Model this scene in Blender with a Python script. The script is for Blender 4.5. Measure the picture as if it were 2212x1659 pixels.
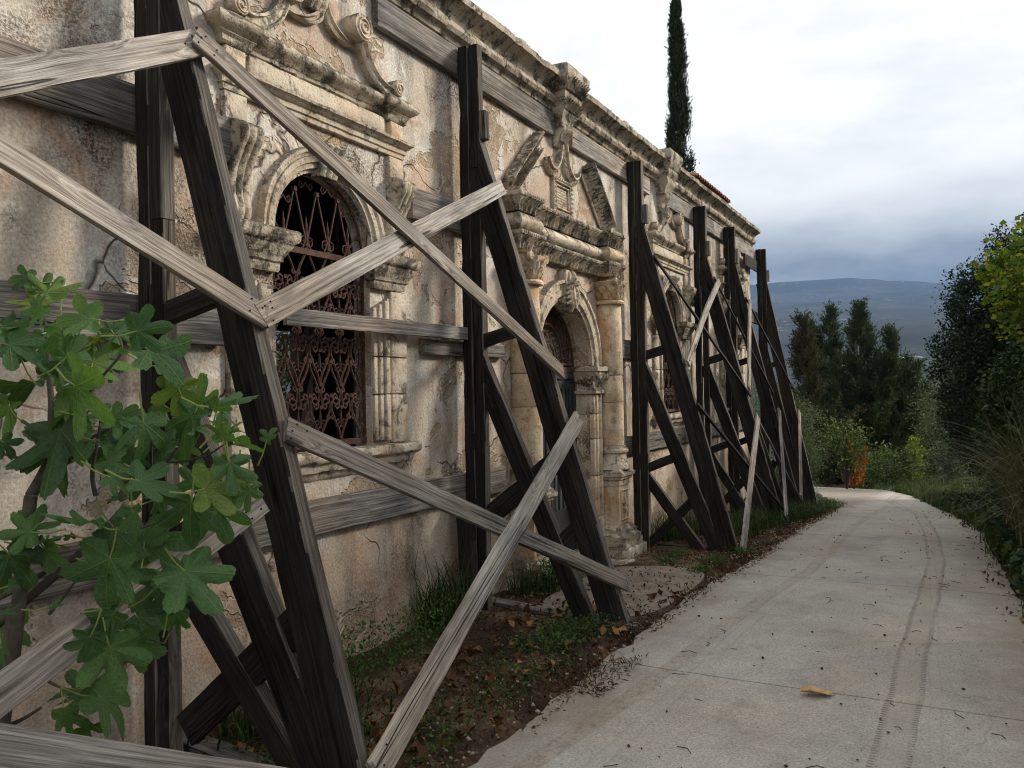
import bpy, math, random
import numpy as np
from mathutils import Vector, Matrix, noise as mnoise
for o in list(bpy.data.objects): bpy.data.objects.remove(o)
scene = bpy.context.scene
COL = scene.collection
R = math.radians
# ------------------------------------------------------------------ camera
TH = 0.489667; PITCH = 0.0097763; ROLL = 0.02
CAM = Vector((0.0, -3.3146, 1.6))
fw = Vector((math.cos(TH)*math.cos(PITCH), math.sin(TH)*math.cos(PITCH), math.sin(PITCH)))
r0 = Vector((math.sin(TH), -math.cos(TH), 0)); u0 = r0.cross(fw)
rt = math.cos(ROLL)*r0 - math.sin(ROLL)*u0; up = math.cos(ROLL)*u0 + math.sin(ROLL)*r0
cd = bpy.data.cameras.new('camera'); cam = bpy.data.objects.new('camera', cd); COL.objects.link(cam)
cd.sensor_fit = 'HORIZONTAL'; cd.sensor_width = 36.0; cd.lens = 36.0*1790/2212
cd.clip_start = 0.05; cd.clip_end = 30000
cam.matrix_world = Matrix(((rt.x, up.x, -fw.x, CAM.x), (rt.y, up.y, -fw.y, CAM.y), (rt.z, up.z, -fw.z, CAM.z), (0, 0, 0, 1)))
scene.camera = cam
# ------------------------------------------------------------------ sky and sun
SUN = Vector((1.1, -1.0, 0.80)).normalized()          # towards the sun: ahead and to the right, low
W = bpy.data.worlds.new('World'); scene.world = W; W.use_nodes = True
nt = W.node_tree; nt.nodes.clear()
def wn(t, **k):
    n = nt.nodes.new(t)
    for a, b in k.items(): setattr(n, a, b)
    return n
out = wn('ShaderNodeOutputWorld'); sky = wn('ShaderNodeTexSky', sky_type='NISHITA', sun_disc=False)
sky.sun_elevation = math.asin(SUN.z); sky.sun_rotation = math.atan2(SUN.x, SUN.y)
sky.air_density = 1.2; sky.dust_density = 2.0
bgs = wn('ShaderNodeBackground'); bgs.inputs[1].default_value = 0.10
nt.links.new(sky.outputs[0], bgs.inputs[0])
tc = wn('ShaderNodeTexCoord'); sep = wn('ShaderNodeSeparateXYZ'); nt.links.new(tc.outputs['Generated'], sep.inputs[0])
mp = wn('ShaderNodeMapping'); mp.inputs['Scale'].default_value = (1.6, 1.6, 5.0); mp.inputs['Location'].default_value = (0.35, 0.1, 0.2)
nt.links.new(tc.outputs['Generated'], mp.inputs[0])
n1 = wn('ShaderNodeTexNoise'); n1.inputs['Scale'].default_value = 1.9; n1.inputs['Detail'].default_value = 7; n1.inputs['Roughness'].default_value = 0.5
nt.links.new(mp.outputs[0], n1.inputs['Vector'])
# height of the cloud deck, stirred by the noise, picks grey-blue low cloud or white high cloud
ma = wn('ShaderNodeMath', operation='MULTIPLY_ADD'); nt.links.new(n1.outputs[0], ma.inputs[0]); ma.inputs[1].default_value = 0.22; nt.links.new(sep.outputs[2], ma.inputs[2])
cr = wn('ShaderNodeValToRGB'); nt.links.new(ma.outputs[0], cr.inputs[0])
e = cr.color_ramp.elements
e[0].position = 0.16; e[0].color = (0.14, 0.18, 0.245, 1)
e[1].position = 0.50; e[1].color = (1.34, 1.33, 1.31, 1)
for p, c in ((0.222, (0.165, 0.21, 0.285, 1)), (0.246, (0.35, 0.41, 0.485, 1)), (0.270, (0.70, 0.75, 0.795, 1)), (0.302, (1.04, 1.06, 1.075, 1)), (0.355, (1.26, 1.26, 1.25, 1))):
    x = e.new(p); x.color = c
n2 = wn('ShaderNodeTexNoise'); n2.inputs['Scale'].default_value = 2.6; n2.inputs['Detail'].default_value = 5; nt.links.new(mp.outputs[0], n2.inputs['Vector'])
cr2 = wn('ShaderNodeValToRGB'); nt.links.new(n2.outputs[0], cr2.inputs[0])
cr2.color_ramp.elements[0].position = 0.36; cr2.color_ramp.elements[0].color = (0.90, 0.915, 0.93, 1)
cr2.color_ramp.elements[1].position = 0.56; cr2.color_ramp.elements[1].color = (1.08, 1.08, 1.075, 1)
mx = wn('ShaderNodeMix', data_type='RGBA', blend_type='MULTIPLY'); mx.inputs[0].default_value = 1.0
nt.links.new(cr.outputs[0], mx.inputs[6]); nt.links.new(cr2.outputs[0], mx.inputs[7])
bgc = wn('ShaderNodeBackground'); bgc.inputs[1].default_value = 1.0; nt.links.new(mx.outputs[2], bgc.inputs[0])
ms = wn('ShaderNodeMixShader'); ms.inputs[0].default_value = 0.92
nt.links.new(bgs.outputs[0], ms.inputs[1]); nt.links.new(bgc.outputs[0], ms.inputs[2]); nt.links.new(ms.outputs[0], out.inputs[0])
sl = bpy.data.lights.new('sun', 'SUN'); sl.energy = 4.5; sl.angle = R(12.0); sl.color = (1.0, 0.925, 0.81)
so = bpy.data.objects.new('sun', sl); COL.objects.link(so); so.location = (30, -27, 22)
so.rotation_euler = SUN.to_track_quat('Z', 'Y').to_euler()
vs = scene.view_settings; vs.view_transform = 'Standard'; vs.look = 'None'; vs.gamma = 1.0; vs.exposure = 0.0; vs.use_curve_mapping = False
scene.cycles.max_bounces = 5; scene.cycles.diffuse_bounces = 2; scene.cycles.glossy_bounces = 2; scene.cycles.transmission_bounces = 3; scene.cycles.use_light_tree = False; scene.cycles.use_adaptive_sampling = True; scene.cycles.adaptive_threshold = 0.012; scene.cycles.caustics_reflective = False; scene.cycles.caustics_refractive = False; scene.cycles.transparent_max_bounces = 12
scene.cycles.volume_bounces = 0; scene.cycles.use_denoising = True; scene.cycles.filter_width = 1.1
# ------------------------------------------------------------------ materials
class NT:
    def __init__(s, name):
        s.m = bpy.data.materials.new(name); s.m.use_nodes = True; s.t = s.m.node_tree; s.t.nodes.clear()
        s.o = s.t.nodes.new('ShaderNodeOutputMaterial'); s.b = s.t.nodes.new('ShaderNodeBsdfPrincipled')
        s.t.links.new(s.b.outputs[0], s.o.inputs[0]); s.tc = s.t.nodes.new('ShaderNodeTexCoord')
        s.co = s.tc.outputs['Object']
    def n(s, t, **k):
        x = s.t.nodes.new(t)
        for a, b in k.items(): setattr(x, a, b)
        return x
    def l(s, a, b):
        if isinstance(a, (int, float)): b.default_value = a
        elif isinstance(a, tuple): b.default_value = a if len(a) == 4 or b.type == 'VECTOR' else (*a, 1)
        else: s.t.links.new(a, b)
    def map(s, sc=(1, 1, 1), loc=(0, 0, 0), v=None):
        x = s.n('ShaderNodeMapping'); x.inputs['Scale'].default_value = sc; x.inputs['Location'].default_value = loc
        s.l(v or s.co, x.inputs[0]); return x.outputs[0]
    def noise(s, sc, det=4, ro=0.55, v=None, dist=0.0):
        x = s.n('ShaderNodeTexNoise'); x.inputs['Scale'].default_value = sc; x.inputs['Detail'].default_value = det
        x.inputs['Roughness'].default_value = ro; x.inputs['Distortion'].default_value = dist; s.l(v or s.co, x.inputs['Vector']); return x.outputs[0]
    def noisec(s, sc, det=3, v=None):
        x = s.n('ShaderNodeTexNoise'); x.inputs['Scale'].default_value = sc; x.inputs['Detail'].default_value = det
        s.l(v or s.co, x.inputs['Vector']); return x.outputs[1]
    def vor(s, sc, v=None, feat='F1', out=0):
        x = s.n('ShaderNodeTexVoronoi', feature=feat); x.inputs['Scale'].default_value = sc; s.l(v or s.co, x.inputs['Vector']); return x.outputs[out]
    def ramp(s, f, st):
        x = s.n('ShaderNodeValToRGB'); s.l(f, x.inputs[0]); e = x.color_ramp.elements
        while len(e) < len(st): e.new(0.5)
        for i, (p, c) in enumerate(st):
            e[i].position = p; e[i].color = (c, c, c, 1) if isinstance(c, (int, float)) else (*c, 1)
        return x.outputs[0]
    def mix(s, f, a, b, mode='MIX'):
        x = s.n('ShaderNodeMix', data_type='RGBA', blend_type=mode); s.l(f, x.inputs[0]); s.l(a, x.inputs[6]); s.l(b, x.inputs[7]); return x.outputs[2]
    def math(s, op, a, b=0.0, c=0.0, clamp=False):
        x = s.n('ShaderNodeMath', operation=op, use_clamp=clamp); s.l(a, x.inputs[0]); s.l(b, x.inputs[1]); s.l(c, x.inputs[2]); return x.outputs[0]
    def vadd(s, a, b, k=1.0):
        x = s.n('ShaderNodeVectorMath', operation='MULTIPLY_ADD'); s.l(b, x.inputs[0]); x.inputs[1].default_value = (k, k, k); s.l(a, x.inputs[2]); return x.outputs[0]
    def sep(s, v=None):
        x = s.n('ShaderNodeSeparateXYZ'); s.l(v or s.co, x.inputs[0]); return x.outputs
    def rnd(s): return s.n('ShaderNodeObjectInfo').outputs['Random']
    def attr(s, name): return s.n('ShaderNodeAttribute', attribute_name=name).outputs
    def bump(s, h, dist=0.01, strength=1.0, prev=None):
        x = s.n('ShaderNodeBump'); x.inputs['Distance'].default_value = dist; x.inputs['Strength'].default_value = strength
        s.l(h, x.inputs['Height'])
        if prev is not None: s.l(prev, x.inputs['Normal'])
        return x.outputs[0]
    def done(s, col, rough=0.85, nrm=None, spec=0.3, metal=0.0):
        s.l(col, s.b.inputs['Base Color']); s.l(rough, s.b.inputs['Roughness']); s.b.inputs['Specular IOR Level'].default_value = spec
        s.l(metal, s.b.inputs['Metallic'])
        if nrm is not None: s.l(nrm, s.b.inputs['Normal'])
        return s.m
M = {}
def plaster():
    g = NT('old_lime_plaster'); wv = g.vadd(g.co, g.noisec(1.7, 2), 0.55); wv2 = g.vadd(g.co, g.noisec(7, 1), 0.10)
    big = g.noise(0.8, 5, 0.6, wv); mid = g.noise(2.4, 4, 0.66, wv)
    c = g.ramp(big, [(0.34, (0.43, 0.35, 0.265)), (0.45, (0.555, 0.48, 0.385)), (0.55, (0.665, 0.605, 0.51)), (0.68, (0.52, 0.42, 0.325))])
    c = g.mix(g.ramp(mid, [(0.47, 0.0), (0.61, 0.68)]), c, (0.545, 0.345, 0.235))                     # ochre-pink old wash
    c = g.mix(g.ramp(g.noise(1.9, 5, 0.7, g.map((1, 1, 1), (7, 3, 5), wv)), [(0.53, 0.0), (0.60, 0.8)]), c, (0.70, 0.665, 0.59))   # pale lime film
    zz = g.sep()[2]; low = g.math('MULTIPLY', g.ramp(g.math('MULTIPLY_ADD', zz, 0.35, 0.2), [(0.15, 1.0), (0.75, 0.0)]), g.ramp(g.noise(1.3, 5, 0.6, g.map((1, 1, 1), (2, 9, 4))), [(0.38, 0.2), (0.58, 0.85)]))
    c = g.mix(low, c, (0.50, 0.33, 0.205))                                                          # bare ochre undercoat near the ground
    peel = g.noise(1.5, 5, 0.66, g.map((1, 1, 1.2), (3, 0, 1), wv)); pm = g.ramp(peel, [(0.545, 0.0), (0.556, 1.0)]); rim = g.ramp(peel, [(0.528, 0.0), (0.545, 1.0), (0.552, 0.0)])
    c = g.mix(g.math('MULTIPLY', pm, 0.75), c, g.ramp(g.noise(17, 5, 0.75), [(0.32, (0.23, 0.155, 0.095)), (0.55, (0.50, 0.37, 0.235)), (0.7, (0.66, 0.52, 0.35))]))
    c = g.mix(g.math('MULTIPLY', rim, 0.35), c, (0.75, 0.70, 0.60))
    st = g.noise(1.0, 4, 0.68, g.map((5.5, 5.5, 0.5), (1, 0, 2), wv2)); c = g.mix(g.ramp(st, [(0.50, 0.0), (0.68, 0.65)]), c, (0.19, 0.165, 0.135))       # rain streaks
    fine = g.noise(62, 2, 0.75)
    dk = g.ramp(g.noise(0.85, 5, 0.74, g.map((1, 1, 0.7), (11, 2, 8), wv)), [(0.535, 0.0), (0.65, 1.0)])                                             # blackened, gritty roughcast
    c = g.mix(g.math('MULTIPLY', dk, g.ramp(fine, [(0.40, 0.95), (0.60, 0.25)])), c, (0.085, 0.072, 0.058))
    crk = g.vor(1.05, g.vadd(g.co, g.noisec(2.2, 3), 0.55), 'DISTANCE_TO_EDGE'); cm = g.math('MULTIPLY', g.ramp(crk, [(0.0, 1.0), (0.010, 0.0)]), g.ramp(g.noise(0.8, 3, 0.5, g.map((1, 1, 1), (5, 5, 5))), [(0.49, 0.0), (0.54, 1.0)]))
    c = g.mix(g.math('MULTIPLY', cm, 0.85), c, (0.06, 0.045, 0.035))
    c = g.mix(0.55, c, g.mix(1.0, c, g.ramp(fine, [(0.32, 0.50), (0.68, 1.45)]), 'MULTIPLY'))
    pit = g.ramp(g.noise(24, 3, 0.6, wv2), [(0.68, 0.0), (0.73, 0.55)]); c = g.mix(pit, c, (0.20, 0.14, 0.095))
    h = g.math('MULTIPLY_ADD', pm, -1.1, g.math('MULTIPLY', cm, -0.9)); h = g.math('MULTIPLY_ADD', fine, g.math('MULTIPLY_ADD', g.math('MAXIMUM', pm, dk), 0.75, 0.30), h); h = g.math('MULTIPLY_ADD', mid, 1.3, h)
    return g.done(c, 0.92, g.bump(h, 0.015, 0.9), 0.12)
def stone(name, a, b, lich=0.6, warm=0.5, lo=0.50):
    g = NT(name); wv = g.vadd(g.co, g.noisec(5, 1), 0.15)
    c = g.ramp(g.noise(3.1, 4, 0.65, wv), [(0.33, a), (0.5, b), (0.66, tuple(min(1, x*1.2) for x in b))])
    c = g.mix(g.math('MULTIPLY', g.ramp(g.noise(4.3, 5, 0.65, g.map((1, 1, .7), (4, 4, 4), wv)), [(0.50, 0.0), (0.64, 1.0)]), warm), c, (0.54, 0.29, 0.12))
    geo = g.n('ShaderNodeNewGeometry'); nz = g.sep(geo.outputs['Normal'])[2]; fine = g.noise(42, 2, 0.75)
    f = g.math('MULTIPLY_ADD', g.ramp(nz, [(0.2, 0.0), (0.95, 1.0)]), 0.13, g.noise(7.0, 5, 0.76, wv))
    c = g.mix(g.math('MULTIPLY', g.ramp(f, [(lo, 0.0), (lo+0.09, 1.0)]), lich), c, g.ramp(fine, [(0.35, (0.040, 0.037, 0.032)), (0.65, (0.17, 0.155, 0.125))]))
    pit = g.ramp(fine, [(0.60, 0.0), (0.69, 1.0)]); c = g.mix(g.math('MULTIPLY', pit, 0.6), c, (0.11, 0.08, 0.055))
    h = g.math('MULTIPLY_ADD', fine, -0.9, g.math('MULTIPLY', g.noise(11, 5, 0.65), 1.5))
    return g.done(c, 0.92, g.bump(h, 0.008, 0.9), 0.12)
def wood(name, dark, mid, light, var=(0.72, 1.15)):
    g = NT(name); rn = g.rnd(); cb = g.n('ShaderNodeCombineXYZ'); g.l(g.math('MULTIPLY', rn, 37.0), cb.inputs[0]); g.l(g.math('MULTIPLY', rn, 11.0), cb.inputs[1]); g.l(g.math('MULTIPLY', rn, 5.0), cb.inputs[2])
    p = g.vadd(g.co, cb.outputs[0], 1.0)
    kd = g.vor(1.0, g.map((1.25, 6.0, 6.0), (0, 0, 0), p)); km = g.ramp(kd, [(0.055, 1.0), (0.10, 0.0)]); kw = g.ramp(kd, [(0.0, 1.0), (0.30, 0.0)])
    q = g.vadd(g.map((0.55, 42, 42), (0, 0, 0), p), g.noisec(1.6, 2, p), 1.3)
    q2 = g.n('ShaderNodeVectorMath', operation='ADD'); g.l(q, q2.inputs[0]); cbx = g.n('ShaderNodeCombineXYZ'); g.l(g.math('MULTIPLY', kw, 3.0), cbx.inputs[1]); g.l(g.math('MULTIPLY', kw, 2.2), cbx.inputs[2]); g.l(cbx.outputs[0], q2.inputs[1])
    gr = g.noise(2.0, 3, 0.62, q2.outputs[0]); fine = g.noise(1.0, 2, 0.7, g.map((4, 330, 330), (0, 0, 0), p))
    c = g.ramp(gr, [(0.32, dark), (0.47, mid), (0.64, light)])
    c = g.mix(0.65, c, g.mix(1.0, c, g.ramp(fine, [(0.3, 0.50), (0.7, 1.45)]), 'MULTIPLY'))
    pat = g.noise(1.5, 3, 0.65, g.map((1, 3.5, 3.5), (3, 1, 2), p)); c = g.mix(1.0, c, g.ramp(pat, [(0.33, 0.52), (0.5, 0.95), (0.66, 1.28)]), 'MULTIPLY')
    br = g.ramp(g.noise(0.9, 3, 0.5, g.map((1, 1, 1), (9, 9, 9), p)), [(0.42, 0.0), (0.62, 0.7)]); c = g.mix(br, c, g.mix(1.0, c, (1.12, 0.95, 0.78), 'MULTIPLY'))
    c = g.mix(1.0, c, g.ramp(rn, [(0.0, var[0]), (1.0, var[1])]), 'MULTIPLY')
    crk = g.ramp(g.noise(1.0, 2, 0.4, g.map((0.5, 17, 17), (5, 2, 7), p)), [(0.640, 0.0), (0.652, 1.0), (0.668, 1.0), (0.68, 0.0)])
    c = g.mix(g.math('MULTIPLY', crk, 0.9), c, tuple(x*0.2 for x in dark)); c = g.mix(g.math('MULTIPLY', km, 0.85), c, tuple(x*0.4 for x in dark))
    h = g.math('MULTIPLY_ADD', gr, 1.0, g.math('MULTIPLY_ADD', fine, 0.5, g.math('MULTIPLY', crk, -1.8)))
    return g.done(c, 0.85, g.bump(h, 0.005, 1.0), 0.2)
def leafmat(name, c1, c2, c3=None, trans=0.25, rough=0.6):
    g = NT(name); a = g.attr('var')[2]; st = [(0.0, c1), (0.75, c2)]
    if c3: st.append((1.0, c3))
    c = g.ramp(a, st); g.done(c, rough, None, 0.12)
    tr = g.n('ShaderNodeBsdfTranslucent'); g.l(g.mix(1.0, c, (1.1, 1.25, 0.5), 'MULTIPLY'), tr.inputs[0]); mx = g.n('ShaderNodeMixShader'); mx.inputs[0].default_value = trans
    g.l(g.b.outputs[0], mx.inputs[1]); g.l(tr.outputs[0], mx.inputs[2]); g.t.links.new(mx.outputs[0], g.o.inputs[0]); return g.m
def plain(name, c, rough=0.8, sc=8, var=0.25, bump=0.004, metal=0.0, spec=0.3):
    g = NT(name); n = g.noise(sc, 5, 0.6); lo = tuple(x*(1-var) for x in c); hi = tuple(x*(1+var) for x in c)
    return g.done(g.ramp(n, [(0.3, lo), (0.7, hi)]), rough, g.bump(g.noise(sc*5, 4), bump, 0.7), spec, metal)
M['plaster'] = plaster()
M['stone'] = stone('weathered_limestone', (0.40, 0.325, 0.225), (0.60, 0.52, 0.405), 0.85, 0.25, 0.52)
M['stone_dark'] = stone('lichened_limestone', (0.28, 0.235, 0.17), (0.52, 0.45, 0.345), 0.95, 0.2, 0.49)
M['stone_warm'] = stone('ochre_stained_limestone', (0.47, 0.35, 0.23), (0.66, 0.53, 0.375), 0.6, 0.8, 0.55)
M['post'] = wood('dark_old_timber', (0.012, 0.011, 0.010), (0.022, 0.0198, 0.0176), (0.042, 0.037, 0.032), (0.8, 1.15))
M['lit_bleached'] = wood('lit_bleached_timber_face', (0.06, 0.053, 0.046), (0.125, 0.112, 0.098), (0.215, 0.197, 0.175), (0.7, 1.1))  # lighter copy of the post timber: sunlit side put into the colour, with bleaching
M['plank'] = wood('silvered_plank', (0.115, 0.10, 0.086), (0.225, 0.203, 0.178), (0.36, 0.335, 0.30))
M['pale_plank'] = wood('pale_silvered_plank', (0.15, 0.135, 0.118), (0.31, 0.288, 0.26), (0.47, 0.445, 0.41), (0.9, 1.1))
M['board'] = wood('grey_weathered_board', (0.085, 0.08, 0.075), (0.165, 0.157, 0.148), (0.29, 0.278, 0.263))
M['rust'] = plain('rusty_iron', (0.098, 0.050, 0.036), 0.85, 30, 0.5, 0.002)
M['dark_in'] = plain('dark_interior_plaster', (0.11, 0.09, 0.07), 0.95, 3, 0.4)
M['metal_door'] = plain('grey_painted_steel', (0.045, 0.048, 0.052), 0.5, 12, 0.25, 0.001, 0.2)
M['tile'] = plain('red_roof_tile', (0.27, 0.105, 0.065), 0.9, 14, 0.4)
M['branch'] = plain('grey_fig_bark', (0.085, 0.075, 0.06), 0.85, 25, 0.4, 0.003)
M['bark'] = plain('dark_bark', (0.05, 0.04, 0.03), 0.95, 20, 0.4, 0.01)
M['iron'] = plain('dark_nail_iron', (0.03, 0.025, 0.022), 0.7, 30, 0.3, 0.001, 0.6)
# ------------------------------------------------------------------ helpers
random.seed(7); rng = np.random.default_rng(11)
def props(o, label=None, cat=None, group=None, kind=None):
    for k, v in (('label', label), ('category', cat), ('group', group), ('kind', kind)):
        if v: o[k] = v
    return o
def empty(name, loc, label, cat, group=None):
    o = bpy.data.objects.new(name, None); COL.objects.link(o); o.location = loc; o.empty_display_size = 0.2
    return props(o, label, cat, group)
def wloc(o):
    v = Vector((0, 0, 0))
    while o: v += o.location; o = o.parent
    return v
def put(name, me, parent=None, mtx=None):
    o = bpy.data.objects.new(name, me); COL.objects.link(o)
    mtx = mtx or Matrix.Identity(4)
    if parent:
        o.parent = parent; o.matrix_basis = Matrix.Translation(-wloc(parent)) @ mtx
    else: o.matrix_basis = mtx
    return o
def mesh(name, v, f, mat, smooth=None):
    me = bpy.data.meshes.new(name); me.from_pydata([tuple(p) for p in v], [], f); me.update()
    if smooth is not None:
        me.polygons.foreach_set('use_smooth', [True]*len(me.polygons)); me.set_sharp_from_angle(angle=R(smooth))
    if mat: me.materials.append(mat)
    return me
BOFF = [Vector((0, 0, 0))]                            # where a finished mesh is set down
class MB:
    def __init__(s): s.v = []; s.f = []
    def add(s, v, f):
        k = len(s.v); s.v += [tuple(p) for p in v]; s.f += [tuple(i+k for i in q) for q in f]; return s
    def build(s, name, mat, parent=None, smooth=40, mtx=None): return put(name, mesh(name, s.v, s.f, M[mat] if isinstance(mat, str) else mat, smooth), parent, mtx or Matrix.Translation(BOFF[0]))
def jit(p, amp, fr=9.0):
    n = mnoise.noise_vector(Vector(p)*fr) + 0.5*mnoise.noise_vector(Vector(p)*fr*3.1)
    return (p[0]+n.x*amp, p[1]+n.y*amp, p[2]+n.z*amp)
def grid_faces(rows, n, close=False):
    f = []
    for i in range(rows-1):
        for j in range(n if close else n-1):
            a = i*n+j; b = i*n+(j+1) % n; f.append((a, b, b+n, a+n))
    return f
def box(mb, x0, x1, y0, y1, z0, z1, amp=0.0):
    v = [(x, y, z) for z in (z0, z1) for y in (y0, y1) for x in (x0, x1)]
    if amp: v = [jit(p, amp, 5) for p in v]
    return mb.add(v, [(0, 2, 3, 1), (4, 5, 7, 6), (0, 1, 5, 4), (2, 6, 7, 3), (0, 4, 6, 2), (1, 3, 7, 5)])
def rbox(mb, x0, x1, y0, y1, z0, z1, amp=0.004, bev=0.008, seg=0.08):
    """a stone block with bevelled, worn edges: a subdivided box"""
    def ax(a, b):
        n = max(1, int((b-a)/seg)); bv = min(bev, (b-a)*0.3); return [a] + [a+bv] + [a+(b-a)*i/n for i in range(1, n)] + [b-bv] + [b]
    X, Y, Z = ax(x0, x1), ax(y0, y1), ax(z0, z1); C = Vector(((x0+x1)/2, (y0+y1)/2, (z0+z1)/2)); idx = {}; v = []; f = []
    def vid(i, j, k):
        key = (i, j, k)
        if key not in idx:
            p = [X[i], Y[j], Z[k]]; e = [i in (0, len(X)-1), j in (0, len(Y)-1), k in (0, len(Z)-1)]; ne = sum(e)
            if ne >= 2:
                for a in range(3):
                    if e[a]: p[a] += (C[a]-p[a]) / max(abs(C[a]-p[a]), 1e-6) * bev*0.42
            idx[key] = len(v); v.append(jit(p, amp, 7))
        return idx[key]
    nx, ny, nz = len(X)-1, len(Y)-1, len(Z)-1
    for i in range(nx):
        for j in range(ny):
            f.append((vid(i, j, 0), vid(i, j+1, 0), vid(i+1, j+1, 0), vid(i+1, j, 0))); f.append((vid(i, j, nz), vid(i+1, j, nz), vid(i+1, j+1, nz), vid(i, j+1, nz)))
        for k in range(nz):
            f.append((vid(i, 0, k), vid(i+1, 0, k), vid(i+1, 0, k+1), vid(i, 0, k+1))); f.append((vid(i, ny, k), vid(i, ny, k+1), vid(i+1, ny, k+1), vid(i+1, ny, k)))
    for j in range(ny):
        for k in range(nz):
            f.append((vid(0, j, k), vid(0, j, k+1), vid(0, j+1, k+1), vid(0, j+1, k))); f.append((vid(nx, j, k), vid(nx, j+1, k), vid(nx, j+1, k+1), vid(nx, j, k+1)))
    return mb.add(v, f)
def moulding(mb, x0, x1, base, prof, amp=0.004, seg=0.06, back=0.02):
    """profile (out, z) run along the front of a block with mitred returns to the wall"""
    n = max(2, int((x1-x0)/seg)); rows = []; L = None
    for o, z in prof:
        row = [(x0-o, back, z), (x0-o, -(base+o)*0.5, z)] + [(x0-o+(x1-x0+2*o)*i/n, -(base+o), z) for i in range(n+1)] + [(x1+o, -(base+o)*0.5, z), (x1+o, back, z)]
        L = len(row); rows += [jit(p, amp) for p in row]
    f = [tuple(reversed(q)) for q in grid_faces(len(prof), L)]
    f = grid_faces(len(prof), L); t = (len(prof)-1)*L
    f.append(tuple(range(L-1, -1, -1))); f.append(tuple(t+i for i in range(L)))
    return mb.add(rows, f)
def tube(mb, pts, rad, n=6, cap=True, flat=1.0):
    pts = [Vector(p) for p in pts]; rows = []; m = len(pts); rs = rad if isinstance(rad, (list, tuple)) else [rad]*m
    t0 = (pts[1]-pts[0]).normalized(); a = t0.orthogonal().normalized()
    for i, p in enumerate(pts):
        t = (pts[min(i+1, m-1)]-pts[max(i-1, 0)]); t = t.normalized() if t.length > 1e-9 else t0
        a = (a - t*a.dot(t)); a = a.normalized() if a.length > 1e-6 else t.orthogonal().normalized(); b = t.cross(a)
        rows += [p + (a*math.cos(2*math.pi*k/n) + b*flat*math.sin(2*math.pi*k/n))*rs[i] for k in range(n)]
    f = grid_faces(m, n, True)
    if cap: f += [tuple(range(n-1, -1, -1)), tuple((m-1)*n+k for k in range(n))]
    return mb.add(rows, f)
def lathe(mb, c, prof, n=20, amp=0.002, a0=0, a1=2*math.pi, flute=None):
    rows = []; cl = abs(a1-a0-2*math.pi) < 1e-6; m = n if cl else n+1
    for r, z in prof:
        for k in range(m):
            a = a0+(a1-a0)*k/n; rr = r*(1+(flute*math.cos(a*8) if flute else 0)); rows.append(jit((c[0]+rr*math.cos(a), c[1]+rr*math.sin(a), c[2]+z), amp))
    f = grid_faces(len(prof), m, cl); f += [tuple(range(m-1, -1, -1)), tuple((len(prof)-1)*m+k for k in range(m))]
    return mb.add(rows, f)
def archsweep(mb, cx, cz, prof, a0=0.0, a1=math.pi, n=28, amp=0.003):
    rows = []
    for i in range(n+1):
        a = a0+(a1-a0)*i/n
        rows += [jit((cx-r*math.cos(a), -o, cz+r*math.sin(a)), amp) for r, o in prof]
    L = len(prof); f = [tuple(reversed(q)) for q in grid_faces(n+1, L)]
    f += [tuple(range(L)), tuple(n*L+k for k in range(L-1, -1, -1))]
    return mb.add(rows, f)
def leafband(mb, A, B, nrm, upv, h, o0, o1, pitch, amp=0.0015):
    """a run of carved upright leaves on a cove, each with a midrib and a curled-out tip"""
    A, B, nrm, upv = Vector(A), Vector(B), Vector(nrm), Vector(upv); d = B-A; n = max(1, round(d.length/pitch)); d = d/n
    base = [A+upv*h*t+nrm*(o0+(o1-o0)*t*t-0.012) for t in (0, 0.35, 0.7, 1)]
    mb.add([p for b in base for p in (b, b+d*n)] + [base[-1]-nrm*o1, base[-1]+d*n-nrm*o1, base[0]-nrm*o0, base[0]+d*n-nrm*o0], [(0, 1, 3, 2), (2, 3, 5, 4), (4, 5, 7, 6), (6, 7, 9, 8), (10, 11, 1, 0), (0, 2, 4, 6, 8, 10), (1, 11, 9, 7, 5, 3)])
    for i in range(n):
        for half, sc, hh in ((0.5, 1.0, 1.0), (1.0, 0.45, 0.55)):
            c = A+d*(i+half); v = []
            for t, w, q in ((0.03, 0.50, 0.010), (0.3, 0.58, 0.018), (0.6, 0.86, 0.024), (0.85, 0.74, 0.036), (0.98, 0.30, 0.044)):
                t *= hh; o = o0+(o1-o0)*t*t; p = c+upv*h*t; ww = d.length*0.47*w*sc
                s = d.normalized()*ww
                v += [jit(p-s+nrm*o, amp), jit(p-s*0.5+nrm*(o+q*0.8), amp), jit(p-s*0.12+nrm*(o+q*0.55), amp), jit(p+s*0.12+nrm*(o+q*0.55), amp), jit(p+s*0.5+nrm*(o+q*0.8), amp), jit(p+s+nrm*o, amp)]
            mb.add(v, grid_faces(5, 6))
    return mb
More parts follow.
